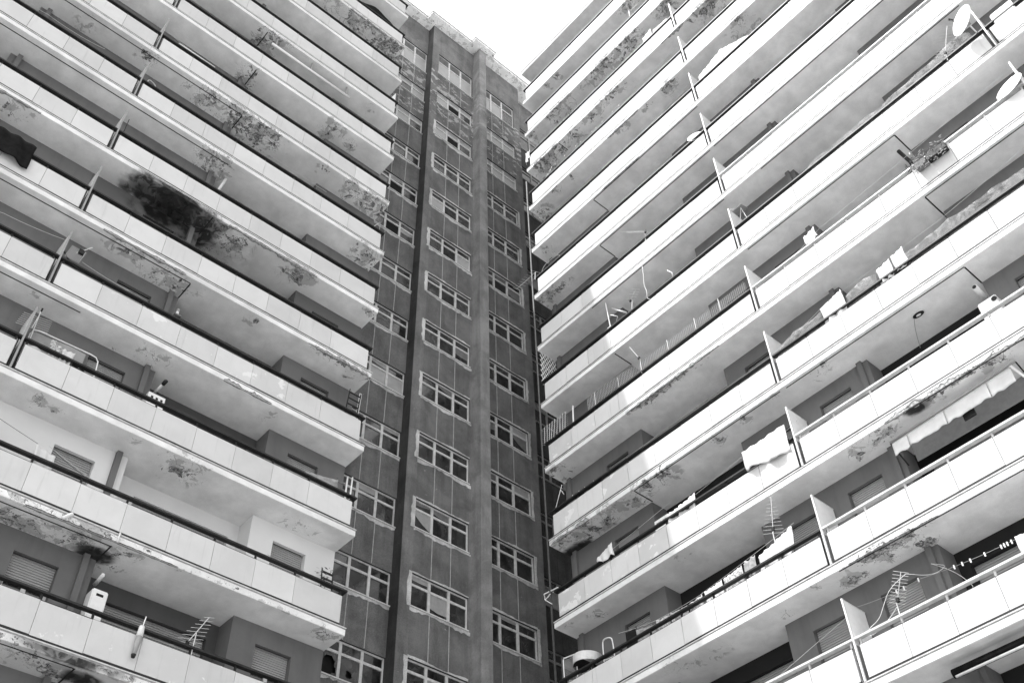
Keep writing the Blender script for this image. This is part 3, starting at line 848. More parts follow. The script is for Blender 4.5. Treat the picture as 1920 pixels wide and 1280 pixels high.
def line(W, k, pts, label, mat='offwhite', r=.006, drop=.04, pegs=(), group='clothes lines strung along the balconies'):
    a = pts[0]
    o = root(W, 'clothes_line', a[0], a[1], k, a[2], label, 'clothes line', group)
    m = MB(W); allp = []
    for p, q in zip(pts[:-1], pts[1:]):
        sg = sag(p, q, 10, drop); allp += sg if not allp else sg[1:]
    m.tube(H(k, allp), r, 4)
    m.obj('cord', mat, o)
    for t in pegs:
        i = min(len(allp) - 2, int(t * (len(allp) - 1))); f = t * (len(allp) - 1) - i
        c = [allp[i][x] + (allp[i + 1][x] - allp[i][x]) * f for x in range(3)]
        MB(W).box(c[0] - .014, c[0] + .014, c[1] - .012, c[1] + .012, fz(k) + c[2] - .06, fz(k) + c[2] + .035).obj('peg', 'white', o)
    return o

def cloth(W, k, name, s0, h0, s1, h1, drop0, drop1, d, mat, label, cat, group=None, fold=.035, waves=5, out=0.0, seed=1, hem=.03):
    """cloth hanging from a line between (s0,h0) and (s1,h1)"""
    rng = random.Random(seed); ph = rng.uniform(0, 6)
    w = abs(s1 - s0)
    def fn(u, v):
        s = s0 + (s1 - s0) * u
        top = h0 + (h1 - h0) * u - .02 * math.sin(u * math.pi)
        dr = drop0 + (drop1 - drop0) * u + hem * math.sin(u * 9 + ph)
        dd = d + out * v + fold * math.sin(u * waves * math.pi + ph) * (0.25 + v) + fold * .5 * math.sin(u * waves * 2.3 * math.pi + ph * 2 + v * 2)
        return (s + .03 * math.sin(v * 4 + ph) * v, dd, fz(k) + top - dr * v)
    m = MB(W).grid(fn, max(8, int(w / .06)), 10)
    o = m.obj(name, mat, smooth=True, thick=.006)
    return tag(o, label, cat, group)

def over_rail(W, k, name, s0, s1, back, front, mat, label, cat, group=None, seed=1, fold=.03, tops=0.0):
    """cloth thrown over the handrail, hanging inside and outside"""
    rng = random.Random(seed); ph = rng.uniform(0, 6)
    def fn(u, v):
        s = s0 + (s1 - s0) * u
        t = v * (back + .16 + front)
        wob = fold * math.sin(u * 11 + ph) + fold * .6 * math.sin(u * 23 + ph)
        if t < back: d, h = .17 + wob * .4 * (1 - t / back), 1.11 - (back - t) + tops * math.sin(u * 3.1)
        elif t < back + .16: d, h = .17 - (t - back) * 1.25, 1.11 + tops * math.sin(u * 3.1)
        else:
            q = t - back - .16
            d, h = -.03 - .03 * q + wob * min(1, q * 3), 1.11 - q * (1 + .12 * math.sin(u * 7 + ph)) + tops * math.sin(u * 3.1)
        return (s, d, fz(k) + h)
    m = MB(W).grid(fn, max(8, int(abs(s1 - s0) / .06)), 22)
    return tag(m.obj(name, mat, smooth=True, thick=.008), label, cat, group)

def yagi(W, k, base, top, boom0, boom1, n, el, eldir, label, mat='offwhite', taper=.5, r=.011, group=AER, box=True):
    """mast from base to top, a boom between two points, n rods across it"""
    o = root(W, 'television_aerial', base[0], base[1], k, base[2], label, 'aerial', group)
    MB(W).tube(H(k, [base, top]), r * 1.2, 6).obj('mast', mat, o)
    MB(W).tube(H(k, [boom0, boom1]), r, 6).obj('boom', mat, o)
    b0, b1, e = Vector(boom0), Vector(boom1), Vector(eldir).normalized()
    for i in range(n):
        t = i / (n - 1); c = b0.lerp(b1, t); hl = el * (1 - taper * t) / 2
        MB(W).tube(H(k, [tuple(c - e * hl), tuple(c + e * hl)]), .005, 4).obj('rod', mat, o)
    if box:
        c = b0.lerp(b1, .12)
        MB(W).box(c.x - .035, c.x + .035, c.y - .03, c.y + .03, fz(k) + c.z - .06, fz(k) + c.z + .03).obj('junction_box', 'black', o)
    return o

def dish(W, k, c, nrm, rad, label, arm=True, group='satellite dishes'):
    o = root(W, 'satellite_dish', c[0], c[1], k, c[2], label, 'satellite dish', group)
    C0 = Vector((c[0], c[1], fz(k) + c[2])); N = Vector(nrm).normalized()
    A = N.cross(Vector((0, 0, 1))).normalized(); Bv = N.cross(A).normalized()
    m = MB(W); rings = []
    for i in range(1, 7):
        rr = rad * i / 6
        rings.append([m.bm.verts.new(W.P(*(C0 + A * rr * math.cos(2 * math.pi * j / 28) + Bv * rr * 1.08 * math.sin(2 * math.pi * j / 28) + N * (.22 * rr * rr / rad)))) for j in range(28)])
    ctr = m.bm.verts.new(W.P(*C0))
    for j in range(28):
        m.bm.faces.new((ctr, rings[0][j], rings[0][(j + 1) % 28]))
        for i in range(5): m.bm.faces.new((rings[i][j], rings[i + 1][j], rings[i + 1][(j + 1) % 28], rings[i][(j + 1) % 28]))
    m.obj('reflector', 'white', o, smooth=True, thick=.012)
    if arm:
        e = C0 + N * rad * 1.25 - Vector((0, 0, rad * .35))
        MB(W).tube([tuple(C0 - Vector((0, 0, rad * .95)) + N * .1), tuple(e)], .012, 6).obj('feed_arm', 'grey', o)
        MB(W).tube([tuple(e), tuple(e - N * .14)], .032, 8).obj('receiver', 'black', o)
    bk = C0 - N * .05
    MB(W).box(bk.x - .06, bk.x + .06, bk.y - .03, bk.y + .09, bk.z - .1, bk.z + .1).obj('bracket', 'grey', o)
    MB(W).tube([tuple(bk + Vector((0, .06, 0))), (bk.x + .02, .06, fz(k) + 1.05)], .022, 6).obj('stand', 'offwhite', o)
    return o

def tubes(W, k, name, paths, r, mat, label, cat, group=None, part='tube', n=6):
    p = paths[0][0]
    o = root(W, name, p[0], p[1], k, p[2], label, cat, group)
    for q in paths:
        if part == 'cord' or len(q) > 4:
            for _ in range(2):
                q = [q[0]] + [tuple(a[x] * f + b[x] * (1 - f) for x in range(3)) for a, b in zip(q[:-1], q[1:]) for f in (.75, .25)] + [q[-1]]
        MB(W).tube(H(k, q), r, n).obj(part, mat, o, smooth=True)
    return o

# ---- left block
line(WL, 6, [(13.6, .35, 1.95), (12.8, .4, 1.85), (10.9, .4, 1.94)], "white cord looping along a soffit at the top left corner, left block", drop=.10)
tubes(WL, 6, 'chair', [[(9.30, .45, .9), (9.35, .45, 1.8), (9.3, .45, 1.93), (9.05, .5, 1.9), (8.98, .5, 1.6), (8.98, .5, .9)]], .018, 'offwhite', "tubular white chair back rising over the dark rail beside a divider, left block", 'chair')
sc_ = root(WL, 'folded_rack', 9.45, .35, 7, .05, "folded dark wire drying rack leaning against a divider on the left block", 'drying rack')
for i in range(7):
    MB(WL).tube(H(7, [(9.42 - i * .012, .12 + i * .09, .3), (9.42 - i * .012, .12 + i * .09, 1.95)]), .008, 4).obj('wire', 'black', sc_)
for i in range(6): MB(WL).tube(H(7, [(9.43, .1, .5 + i * .28), (9.33, .7, .55 + i * .28)]), .008, 4).obj('wire', 'black', sc_)
cloth(WL, 8, 'cover', 11.28, 1.24, 13.6, 1.32, .92, .98, -.14, 'tarp', "black padded cover thrown over the rail at the left edge of the photo", 'cover', seed=3, fold=.05, hem=.05)
ga = root(WL, 'grid_aerial', 9.35, .05, 9, 1.05, "mesh grid aerial with black mount beside the divider over a small dark window, left block", 'aerial', AER)
for i in range(9): MB(WL).tube(H(9, [(9.50 - i * .045, .02, 1.18), (9.42 - i * .045, .12, 1.75)]), .005, 4).obj('wire', 'metal', ga)
for i in range(9): MB(WL).tube(H(9, [(9.52 - i * .011, .02 + i * .012, 1.18 + i * .07), (9.12 - i * .011, .02 + i * .012, 1.18 + i * .07)]), .005, 4).obj('wire', 'metal', ga)
MB(WL).tube(H(9, [(9.58, .05, 1.35), (9.3, .05, 1.05), (9.05, .05, .98)]), .022, 6).obj('mount', 'black', ga)
MB(WL).tube(H(9, [(9.3, .0, 1.42), (9.0, -.15, 1.75)]), .012, 6).obj('boom', 'offwhite', ga)
MB(WL).box(9.12, 9.26, -.1, -.02, fz(9) + 1.42, fz(9) + 1.56).obj('junction_box', 'black', ga)
line(WL, 9, [(12.5, .4, 1.7), (11.2, .4, 1.9), (9.62, .4, 2.12)], "white clothes line running left from a divider above a white-topped rail, left block")
line(WL, 9, [(9.0, .35, 1.62), (7.6, .4, 1.55)], "white clothes line sloping down in front of a small dark window, left block", r=.007)
yagi(WL, 10, (9.42, .2, 1.05), (9.46, .2, 2.22), (9.5, .15, 1.55), (9.46, .2, 2.0), 7, .75, (1, .1, -.1), "thin aerial with a black tip behind the lowest visible divider of the left block", mat='offwhite', taper=.1, box=False)
MB(WL).box(9.43, 9.47, .17, .21, fz(10) + 2.2, fz(10) + 2.31).obj('tip_cap', 'black', bpy.data.objects[[o.name for o in bpy.data.objects if o.name.startswith('television_aerial')][-1]])
bk = root(WL, 'bucket', 9.25, .25, 10, .75, "round pale tub standing behind the parapet beside the lowest left divider", 'tub')
MB(WL).tube(H(10, [(9.25, .28, .55), (9.25, .28, .98)]), .20, 16, .23).obj('tub_wall', 'offwhite', bk, smooth=True)
cloth(WL, 10, 'clothes', 8.95, 1.62, 8.62, 1.45, .75, .55, .22, 'cloth_check', "patterned garment bundled over the rail next to a pale round tub, left block", 'clothes', 'clothes heaped on the left block rail', fold=.07, seed=4)
cloth(WL, 10, 'clothes', 8.66, 1.36, 8.36, 1.40, .50, .60, .12, 'cloth_white', "crumpled white garment on the rail in front of the tubular folding bed, left block", 'clothes', 'clothes heaped on the left block rail', fold=.08, seed=5)
cloth(WL, 10, 'clothes', 8.5, 1.30, 7.95, 1.16, .6, .35, .30, 'cloth_dark', "black garment drying beside the crumpled white one on the left block rail", 'clothes', 'clothes heaped on the left block rail', fold=.05, seed=6)
fb = root(WL, 'folding_bed', 8.6, .5, 10, .1, "folding bed standing on end with a bent white tube frame and grey canvas, left block", 'folding bed')
MB(WL).tube(H(10, [(9.44, .42, .6), (9.44, .42, 1.60), (9.40, .42, 1.76), (9.25, .42, 1.82), (7.95, .45, 1.90), (7.80, .45, 1.88), (7.72, .45, 1.78), (7.69, .45, 1.4), (7.69, .45, .6)]), .018, 8).obj('tube_frame', 'white', fb, smooth=True)
MB(WL).grid(lambda u, v: (9.40 - 1.35 * u, .46 + .02 * math.sin(u * 7), fz(10) + .7 + (1.08 + .06 * u) * v), 12, 6).obj('canvas', 'grey', fb, thick=.006)

def boiler(W, k, s0, s1, h0, h1, label, cat, d0=.50, slot=True):
    o = root(W, 'boiler', (s0 + s1) / 2, d0, k, h0, label, cat)
    m = MB(W).box(s0, s1, d0, .89, fz(k) + h0, fz(k) + h1)
    bmesh.ops.bevel(m.bm, geom=m.bm.edges[:], offset=.025, segments=2, affect='EDGES')
    m.obj('casing', 'white', o)
    if slot:
        MB(W).box(s0 + .10, s1 - .10, d0 - .006, d0 + .0, fz(k) + h1 - .17, fz(k) + h1 - .11).obj('vent_slot', 'black', o)
    return o
boiler(WL, 12, 5.78, 6.14, 1.02, 1.90, "white water heater hung at the wall corner on the lowest full balcony, bottom left", 'water heater', d0=.52)
tubes(WL, 12, 'flue_pipe', [[(6.02, .88, 2.2), (6.05, .42, 2.2)]], .045, 'offwhite', "short pale flue pipe under the soffit above the white water heater", 'flue', part='pipe', n=10)
cd = root(WL, 'flue_pipe', 6.0, .3, 10, 2.05, "flue pipe with a sooty black end above a white box with small vents", 'flue')
MB(WL).tube(H(10, [(6.02, .9, 2.05), (6.0, .42, 2.06)]), .04, 10).obj('pipe', 'offwhite', cd, smooth=True)
MB(WL).tube(H(10, [(6.0, .42, 2.06), (5.99, .28, 2.08)]), .055, 10).obj('pipe_end', 'black', cd, smooth=True)
bx = root(WL, 'appliance', 6.05, .5, 10, .8, "white box with small square vents beside a wall corner, left block", 'appliance')
MB(WL).box(5.82, 6.28, .45, .88, fz(10) + .75, fz(10) + 1.66).obj('casing', 'white', bx)
for i in range(3): MB(WL).box(5.88 + i * .13, 5.94 + i * .13, .440, .449, fz(10) + 1.50, fz(10) + 1.56).obj('vent', 'black', bx)
tubes(WL, 7, 'flue_pipe', [[(6.10, .55, 1.6), (5.95, .5, 2.45)]], .05, 'offwhite', "slanting white pipe rising beside the black mould stain on the left block", 'flue', part='pipe', n=10)
jg = root(WL, 'jug', 6.2, .4, 9, 1.5, "small pale jug standing high beside a downpipe on the left block", 'jug')
MB(WL).tube(H(9, [(6.2, .4, 1.55), (6.2, .4, 1.72)]), .06, 10, .04).obj('jug_body', 'offwhite', jg, smooth=True)
MB(WL).tube(H(9, [(6.2, .4, 1.72), (6.2, .4, 1.80)]), .045, 10, .05).obj('jug_neck', 'grey', jg, smooth=True)
MB(WL).box(6.1, 6.3, .3, .5, fz(9) + 1.5, fz(9) + 1.548).obj('shelf', 'wood', jg)

line(WL, 11, [(10.5, .5, 2.3), (8.36, .25, 1.58)], "dark clothes line crossing the bright white wall at the left edge", mat='black', drop=.02)
line(WL, 11, [(8.05, .6, 1.92), (7.0, .3, 1.32)], "pale cord slanting across the shutter of the white-walled balcony", drop=.01)
line(WL, 11, [(8.0, .3, 1.62), (7.05, .3, 1.28)], "dark cord slanting across the shutter of the white-walled balcony", mat='black', drop=.02)
cloth(WL, 11, 'shirt', 8.40, 1.55, 7.92, 1.42, .68, .62, .22, 'cloth_white', "pale thin shirt hanging beside the shutter of the white-walled balcony", 'shirt', fold=.03, seed=9)
line(WL, 11, [(2.2, .5, 1.50), (1.2, .45, 1.45), (.35, .4, 1.32)], "thin line with a hanging peg before the right shutter of the white-walled balcony", mat='grey', drop=.03, pegs=(.62, .93))
for s0, s1, hh, mt in ((6.12, 5.88, .97, 'white'), (5.84, 5.55, .95, 'cloth_check'), (3.15, 2.75, .99, 'offwhite')):
    pass
pot = root(WL, 'meter_box', 6.2, .3, 11, .7, "small white box with a round black hole showing between panel and rail, white-walled balcony", 'box')
MB(WL).box(6.05, 6.36, .16, .40, fz(11) + .62, fz(11) + 1.02).obj('casing', 'white', pot)
MB(WL).tube([(6.22, .15, fz(11) + .94), (6.22, .163, fz(11) + .94)], .032, 12).obj('hole', 'black', pot)
def leafy(W, k, s0, s1, d0, d1, h0, h1, n, size, rng, mat, parent, name='foliage'):
    m = MB(W)
    for i in range(n):
        c = (rng.uniform(s0, s1), rng.uniform(d0, d1), fz(k) + rng.uniform(h0, h1))
        a, b = rng.uniform(0, 6.28), rng.uniform(-1, 1)
        e = size * rng.uniform(.6, 1.3)
        u = (e * math.cos(a), e * math.sin(a) * .5, e * b * .6); v = (-e * .3 * math.sin(a), e * .3 * math.cos(a), e * .35)
        m.poly([tuple(c[x] - u[x] for x in range(3)), tuple(c[x] - v[x] * .6 for x in range(3)), tuple(c[x] + u[x] for x in range(3)), tuple(c[x] + v[x] * .6 for x in range(3))])
    o = m.obj(name, mat, parent); return o
def plant(W, k, s, d, h, hp, wd, label, seed=2, n=60):
    o = root(W, 'potted_plant', s, d, k, h, label, 'plant')
    MB(W).tube(H(k, [(s, d, h), (s, d, h + .22)]), .10, 12, .13).obj('pot', 'grey', o, smooth=True)
    rng = random.Random(seed)
    MB(W).tube(H(k, [(s, d, h + .2), (s + .03, d, h + hp * .7)]), .012, 5).obj('stem', 'wood', o)
    f = leafy(W, k, s - wd, s + wd, d - .15, d + .15, h + .25, h + hp, n, .07, rng, 'leaf', o); f['kind'] = 'stuff'
    return o
plant(WL, 11, .62, .35, .55, 1.15, .22, "straggly pot plant beside the dark slatted trellis of the white-walled balcony", 5, 80)
def trellis(W, k, s0, s1, d, h0, h1, n, mat, label, cat, seed=0, lean=.0, slat=.03):
    o = root(W, 'slatted_panel', (s0 + s1) / 2, d, k, h0, label, cat)
    MB(W).tube(H(k, [(s0, d, h0), (s0, d + lean, h1)]), .02, 5).obj('upright', mat, o)
    MB(W).tube(H(k, [(s1, d, h0), (s1, d + lean, h1)]), .02, 5).obj('upright', mat, o)
    for i in range(n):
        t = (i + .5) / n; hh = h0 + (h1 - h0) * t
        MB(W).box(s0, s1, d + lean * t - .01, d + lean * t + .01, fz(k) + hh - slat, fz(k) + hh + slat).obj('slat', mat, o)
    return o
trellis(WL, 11, .12, .46, .62, .55, 1.98, 7, 'black', "dark slatted trellis closing the free end of the white-walled balcony", 'trellis', lean=.1)
trellis(WL, 9, .12, .52, .55, .55, 2.20, 8, 'black', "dark folded step ladder at a left block balcony end, second above the white-walled one", 'ladder', lean=-.25, slat=.022)
tubes(WL, 9, 'pole', [[(.10, .45, .6), (.04, .40, 2.34)], [(.16, .45, .6), (.10, .40, 2.34)], [(.04, .40, 2.34), (.10, .40, 2.34)]], .016, 'offwhite', "pale narrow frame rising beside the dark folded ladder, left block end", 'frame')
trellis(WL, 10, .10, .40, .45, .55, 1.98, 6, 'wood', "pale and dark folded deck chairs stacked at the free end above the white-walled balcony", 'deck chair', lean=.15)
tubes(WL, 10, 'pole', [[(.22, .40, .6), (.18, .42, 2.02)], [(.06, .40, .6), (.02, .42, 2.08)]], .026, 'white', "two white uprights standing at the balcony end beside stacked deck chairs", 'poles')
cloth(WL, 10, 'striped_cloth', 1.66, 1.30, .62, 1.52, .85, .95, .18, 'cloth_grey', "grey pleated cloth hung behind the rail near the free end, above the white-walled balcony", 'cloth', fold=.012, waves=40, seed=12, hem=0)
tubes(WL, 6, 'frame', [[(.30, .4, .9), (.30, .4, 1.66), (.05, .4, 2.12), (.05, .4, .9)], [(.30, .4, 1.4), (.05, .4, 1.6)]], .014, 'white', "small white triangular frame at a left block balcony end halfway up the photo", 'frame')
tp = MB(WL).grid(lambda u, v: (2.9 - 2.75 * u, .2 + .12 * v + .02 * math.sin(u * 9), fz(1) + .95 + v * (.45 + .78 * math.sin(u * 2.9 + .1) + .05 * math.sin(u * 17))), 30, 6).obj('tarpaulin', 'tarp', thick=.008)
tag(tp, "black tarpaulin bulging above the rail near the top of the left block", 'tarpaulin')
bd = MB(WL).slabz([(-.06, fz(3) + .9), (.22, fz(3) + .9), (.22, fz(3) + 1.75), (-.06, fz(3) + 2.55)], .45, .475).obj('board', 'white')
tag(bd, "white slanted board closing a balcony end near the top of the left block", 'board')
aw = root(WL, 'rolled_awning', 4.0, .2, 4, 2.2, "long white rolled awning fixed under a peeling soffit near the top of the left block", 'awning')
MB(WL).tube(H(4, [(5.87, .15, 2.21), (2.26, .15, 2.19)]), .055, 10).obj('roller', 'white', aw, smooth=True)
for s in (5.7, 4.1, 2.45): MB(WL).box(s - .02, s + .02, .12, .18, fz(4) + 2.24, fz(4) + 2.79).obj('bracket', 'grey', aw)
tubes(WL, 5, 'rail_sleeve', [[(9.0, -.015, 1.10), (7.6, -.015, 1.10)]], .02, 'white', "white bar lashed along a dark rail right of a divider near the top left", 'bar')
um = root(WL, 'closed_parasol', 5.1, -.1, 12, .3, "small closed white parasol tied to the rail of the lowest left balcony", 'parasol')
MB(WL).tube(H(12, [(5.06, -.02, 1.05), (5.02, 0.02, 1.36)]), .012, 6).obj('cord', 'white', um)
MB(WL).tube(H(12, [(5.08, -.05, 1.06), (5.09, -.07, .80)]), .06, 10, .075).obj('canopy', 'offwhite', um, smooth=True)
MB(WL).tube(H(12, [(5.09, -.07, .80), (5.12, -.09, .36)]), .072, 10, .045).obj('canopy_sleeve', 'grey', um, smooth=True)
MB(WL).tube(H(12, [(5.12, -.09, .37), (5.12, -.09, .30)]), .055, 10, .04).obj('tip', 'black', um, smooth=True)
yagi(WL, 12, (3.82, .06, .85), (3.80, .06, 1.45), (3.95, .2, 1.14), (3.72, -.25, 1.72), 9, .72, (1, .05, -.25), "white television aerial on a short mast over the lowest left balcony rail", taper=.65)
tubes(WL, 11, 'rain_spout', [[(7.22, .1, -.02), (7.25, -.10, -.05), (7.42, -.22, -.30)]], .045, 'white', "white angled spout pipe sticking out below the white-walled balcony", 'spout', part='pipe', n=8)
tubes(WL, 11, 'drain_pipe', [[(6.10, -.04, .03), (6.10, -.04, -.22)]], .022, 'offwhite', "short vertical drain pipe on the stained slab edge at bottom left", 'pipe', part='pipe', n=6)
line(WL, 5, [(9.45, .4, 2.0), (5.9, .3, 1.25)], "taut white line slanting down to a rail under a peeling soffit, upper left", drop=.02)
line(WL, 6, [(5.9, .4, 1.95), (2.4, .4, 1.88)], "white clothes line hugging a dark wall, upper middle of the left block", drop=.02)

# ---- right block
tubes(WR, 1, 'hook_frame', [[(7.35, .1, 1.06), (7.35, .1, 1.9)], [(7.35, .1, 1.8), (7.9, .1, 1.75)]], .016, 'white', "white hook-shaped pole over the second rail from the top, right block", 'pole')
line(WR, 3, [(.75, .3, 1.45), (1.42, .3, 2.04), (4.0, .3, 1.83), (7.2, .3, 2.0), (9.3, .3, 2.2)], "long line dotted with white pegs under a peeling soffit, top of the right block", drop=.03, pegs=(.10, .14, .2, .24, .27, .33, .4, .43, .5, .52, .55, .6, .63))
sh = cloth(WR, 4, 'sheet', 9.75, 1.55, 11.0, 2.0, .75, 1.15, .12, 'cloth_white', "long white sheet hung from a sloping line beside a divider, top of the right block", 'sheet', 'white laundry on the right block', seed=21, fold=.03)
cloth(WR, 4, 'sheet', 11.0, 2.0, 12.2, 1.4, 1.15, .5, .13, 'cloth_white', "right-hand white sheet tapering to the rail near the top of the right block", 'sheet', 'white laundry on the right block', seed=22, fold=.03)
line(WR, 4, [(9.5, .12, 1.45), (11.0, .12, 2.03), (12.3, .12, 1.35)], "line carrying two long white sheets near the top of the right block", drop=.0)
cloth(WR, 2, 'garment', 7.7, 1.75, 8.2, 1.95, .75, .7, .16, 'cloth_white', "small white garment on a high rail left of the topmost divider, right block", 'garment', 'white laundry on the right block', seed=23)
cloth(WR, 2, 'garment', 8.3, 1.65, 9.1, 1.55, .55, .5, .16, 'cloth_white', "wide white garment touching the topmost divider of the right block", 'garment', 'white laundry on the right block', seed=24)
dish(WR, 5, (8.92, .16, 1.24), (.35, -1, .25), .30, "white dish half hidden by a rail beside a divider, left of all other dishes", arm=False)
cloth(WR, 2, 'end_cloth', .12, 1.25, .42, 1.2, .95, .3, -.04, 'cloth_white', "white rag tied to the rail end at the inner corner, high on the right block", 'cloth', seed=25)
yagi(WR, 5, (.18, .0, .95), (.22, .0, 1.38), (.28, 0, 1.36), (-1.0, .05, 1.45), 9, .55, (.2, 1, .2), "aerial jutting from a balcony end into the dark corner beside the stair tower", taper=.35, r=.014)
tubes(WR, 5, 'curved_rack', [[(.2, .5, .8), (.05, .5, 1.9), (.3, .5, 2.2), (.8, .5, 2.18), (1.2, .45, 2.0), (1.4, .4, 1.5)]], .014, 'offwhite', "thin curved drying rack at a balcony end above the corner aerial, right block", 'drying rack')
tr = root(WR, 'lattice_trellis', .5, .4, 7, .9, "white diamond lattice trellis closing a balcony end by the stair tower", 'trellis')
for i in range(11):
    a = -.7 + i * .16
    def seg(a, sgn):
        # diagonal laths in the end plane, clipped to the balcony depth
        p = []
        for t in (0, 1):
            dd = a + (1.9 * t if sgn > 0 else 1.9 * (1 - t)) * .55
            p.append((dd, 1.0 + 1.75 * t))
        return p
    for sgn in (1, -1):
        (d0, h0), (d1, h1) = seg(a, sgn)
        lo, hi = .04, .86
        if abs(d1 - d0) < 1e-6: continue
        def cl(dv): return h0 + (h1 - h0) * (dv - d0) / (d1 - d0)
        e0, e1 = max(min(d0, d1), lo), min(max(d0, d1), hi)
        if e1 - e0 < .05: continue
        MB(WR).tube(H(7, [(.16 + .006 * sgn, e0, cl(e0)), (.16 + .006 * sgn, e1, cl(e1))]), .014, 4).obj('lath', 'white', tr)
fe = root(WR, 'end_grille', .2, .4, 8, 1.0, "pale wire grille closing a balcony end below the lattice trellis", 'grille')
for i in range(10): MB(WR).tube(H(8, [(-.02 + i * .13, .02 + .03 * math.sin(i), 1.05), (-.04 + i * .135, .1, 1.92 + .02 * (i % 3))]), .011, 4).obj('bar', 'offwhite', fe)
for i in range(9): MB(WR).tube(H(8, [(-.03, .05, 1.12 + i * .09), (1.3, .07, 1.12 + i * .09)]), .004, 4).obj('wire', 'offwhite', fe)
MB(WR).tube(H(8, [(1.3, .3, .9), (1.28, .4, 2.3)]), .03, 6).obj('upright', 'white', fe)
mf = root(WR, 'mesh_fence', 5.5, .06, 8, 1.08, "long wire mesh fence fixed above one rail of the right block", 'fence')
mm = MB(WR)
sx = 2.3
while sx < 9.3:
    hh = 1.52 + .25 * max(0, math.sin((sx - 1.2) * .9)) * (1 if sx < 7 else .5)
    mm.tube(H(8, [(sx, .06, 1.08), (sx, .06, hh)]), .0035, 3)
    sx += .07
for i in range(9):
    mm.tube(H(8, [(2.3, .062, 1.12 + i * .065), (4.6, .062, 1.12 + i * .072), (7, .062, 1.12 + i * .06), (9.3, .062, 1.12 + i * .05)]), .0035, 3)
mw = mm.obj('mesh_wire', 'offwhite', mf); mw['kind'] = 'stuff'
for s, hh in ((2.65, 1.75), (3.76, 1.6), (6.01, 1.6), (7.2, 1.66), (8.22, 1.72)): MB(WR).tube(H(8, [(s, .06, 1.06), (s, .06, hh)]), .014, 5).obj('fence_post', 'offwhite', mf)
yagi(WR, 6, (5.92, .03, .75), (5.98, .03, 1.34), (6.1, .05, 1.30), (5.45, -.35, 1.55), 7, .62, (.6, 1, -.1), "aerial standing out from a sunlit parapet above a pipe-corner soffit, right block", taper=.2)
yagi(WR, 8, (4.82, .03, 1.0), (4.84, .03, 1.62), (4.86, 0, 1.58), (4.58, -.1, 2.32), 9, .85, (1, .15, -.35), "fan-shaped aerial in front of the wire mesh fence, right block", taper=.85)
yagi(WR, 7, (4.75, .1, 1.02), (4.85, .1, 1.62), (4.72, .1, 1.66), (5.25, -.1, 1.72), 6, .48, (.2, 1, .5), "small aerial clamped to the rail between two bent rods, right block", taper=.2)
pl = root(WR, 'lamp_pole', 3.55, .3, 7, .95, "white pole with a thick foot rising to the soffit, right block below the corner aerial", 'pole')
MB(WR).tube(H(7, [(3.56, .3, 1.35), (3.53, .22, 2.72)]), .022, 6).obj('pole', 'white', pl)
MB(WR).box(3.47, 3.63, .22, .38, fz(7) + .95, fz(7) + 1.42).obj('foot', 'white', pl)
tubes(WR, 7, 'bent_rod', [[(3.70, .35, 2.35), (4.35, .3, 1.55)]], .035, 'offwhite', "thick pale tube slanting behind the rail near the white pole, right block", 'tube', part='tube')
tubes(WR, 7, 'rod', [[(3.72, .2, 1.9), (4.1, .1, 1.42), (3.95, .1, 1.06)]], .013, 'white', "bent white rod clamped to the rail under the slanting tube, right block", 'rod')
tubes(WR, 7, 'rod', [[(6.55, .1, 1.70), (6.75, .05, 1.35), (6.75, .05, 1.06)]], .014, 'white', "lone bent white rod on the rail below a dangling cable, right block", 'rod')
tubes(WR, 7, 'hanging_cable', [[(5.62, -.02, 2.85), (5.63, -.03, 2.3), (5.56, -.03, 1.7), (5.64, -.02, 1.3), (5.58, -.02, 1.0), (5.7, -.02, .85)]], .011, 'offwhite', "pale loose cable dangling from one slab edge to the rail below, right block", 'cable', part='cord', n=5)
lv = root(WR, 'drying_rack', 9.5, .4, 7, 1.0, "white bent-tube drying rack with dark slats beside a divider, right block", 'drying rack')
MB(WR).tube(H(7, [(9.36, .2, 1.05), (9.38, .2, 2.2), (9.42, .25, 2.35), (9.6, .5, 2.4)]), .022, 6).obj('tube_frame', 'white', lv)
for i in range(5): MB(WR).box(9.40, 9.85, .25 + i * .08, .31 + i * .08, fz(7) + 2.20 + .03 * i, fz(7) + 2.225 + .03 * i).obj('slat', 'grey', lv)
MB(WR).tube(H(7, [(9.6, .15, 1.0), (9.85, .15, 1.9), (10.0, .15, 1.0)]), .014, 5).obj('brace', 'offwhite', lv)
def net(k, pts, d, label, seed):
    def hh(s):
        for (a, ha), (b, hb) in zip(pts[:-1], pts[1:]):
            if s <= b:
                t = (s - a) / (b - a); return ha + (hb - ha) * t
        return pts[-1][1]
    s0, s1 = pts[0][0], pts[-1][0]
    m = MB(WR).grid(lambda u, v: (s0 + (s1 - s0) * u, d + .02 * math.sin(u * 40 + seed) * v - .03 * v, fz(k) + .88 + (hh(s0 + (s1 - s0) * u) - .88) * v), int((s1 - s0) / .15), 6)
    return tag(m.obj('netting', 'net', smooth=True, thick=.004), label, 'netting', 'netting along the right block rails')
net(7, [(12.2, 1.15), (12.9, 1.34), (13.6, 1.27), (14.4, 1.36), (15.2, 1.30), (16.0, 1.42), (16.8, 1.46), (17.5, 1.58), (18.1, 1.70), (18.3, 1.4)], .10, "milky netting sagging along the rail below the large satellite dish", 1)
net(9, [(9.7, 1.2), (10.3, 1.44), (10.8, 1.40), (11.3, 1.46)], .11, "short milky netting right of a divider, below the hanging white bath towel, right block", 2)
net(9, [(12.1, 1.4), (12.7, 1.55), (13.1, 1.42)], .11, "narrow milky netting between white towels on the sunlit rail, right block", 3)
net(9, [(14.0, 1.40), (14.8, 1.45), (15.4, 1.54), (16.0, 1.47), (16.7, 1.52), (17.4, 1.44), (18.2, 1.5)], .11, "long milky netting right of the white towels, running to the photo's edge", 4)
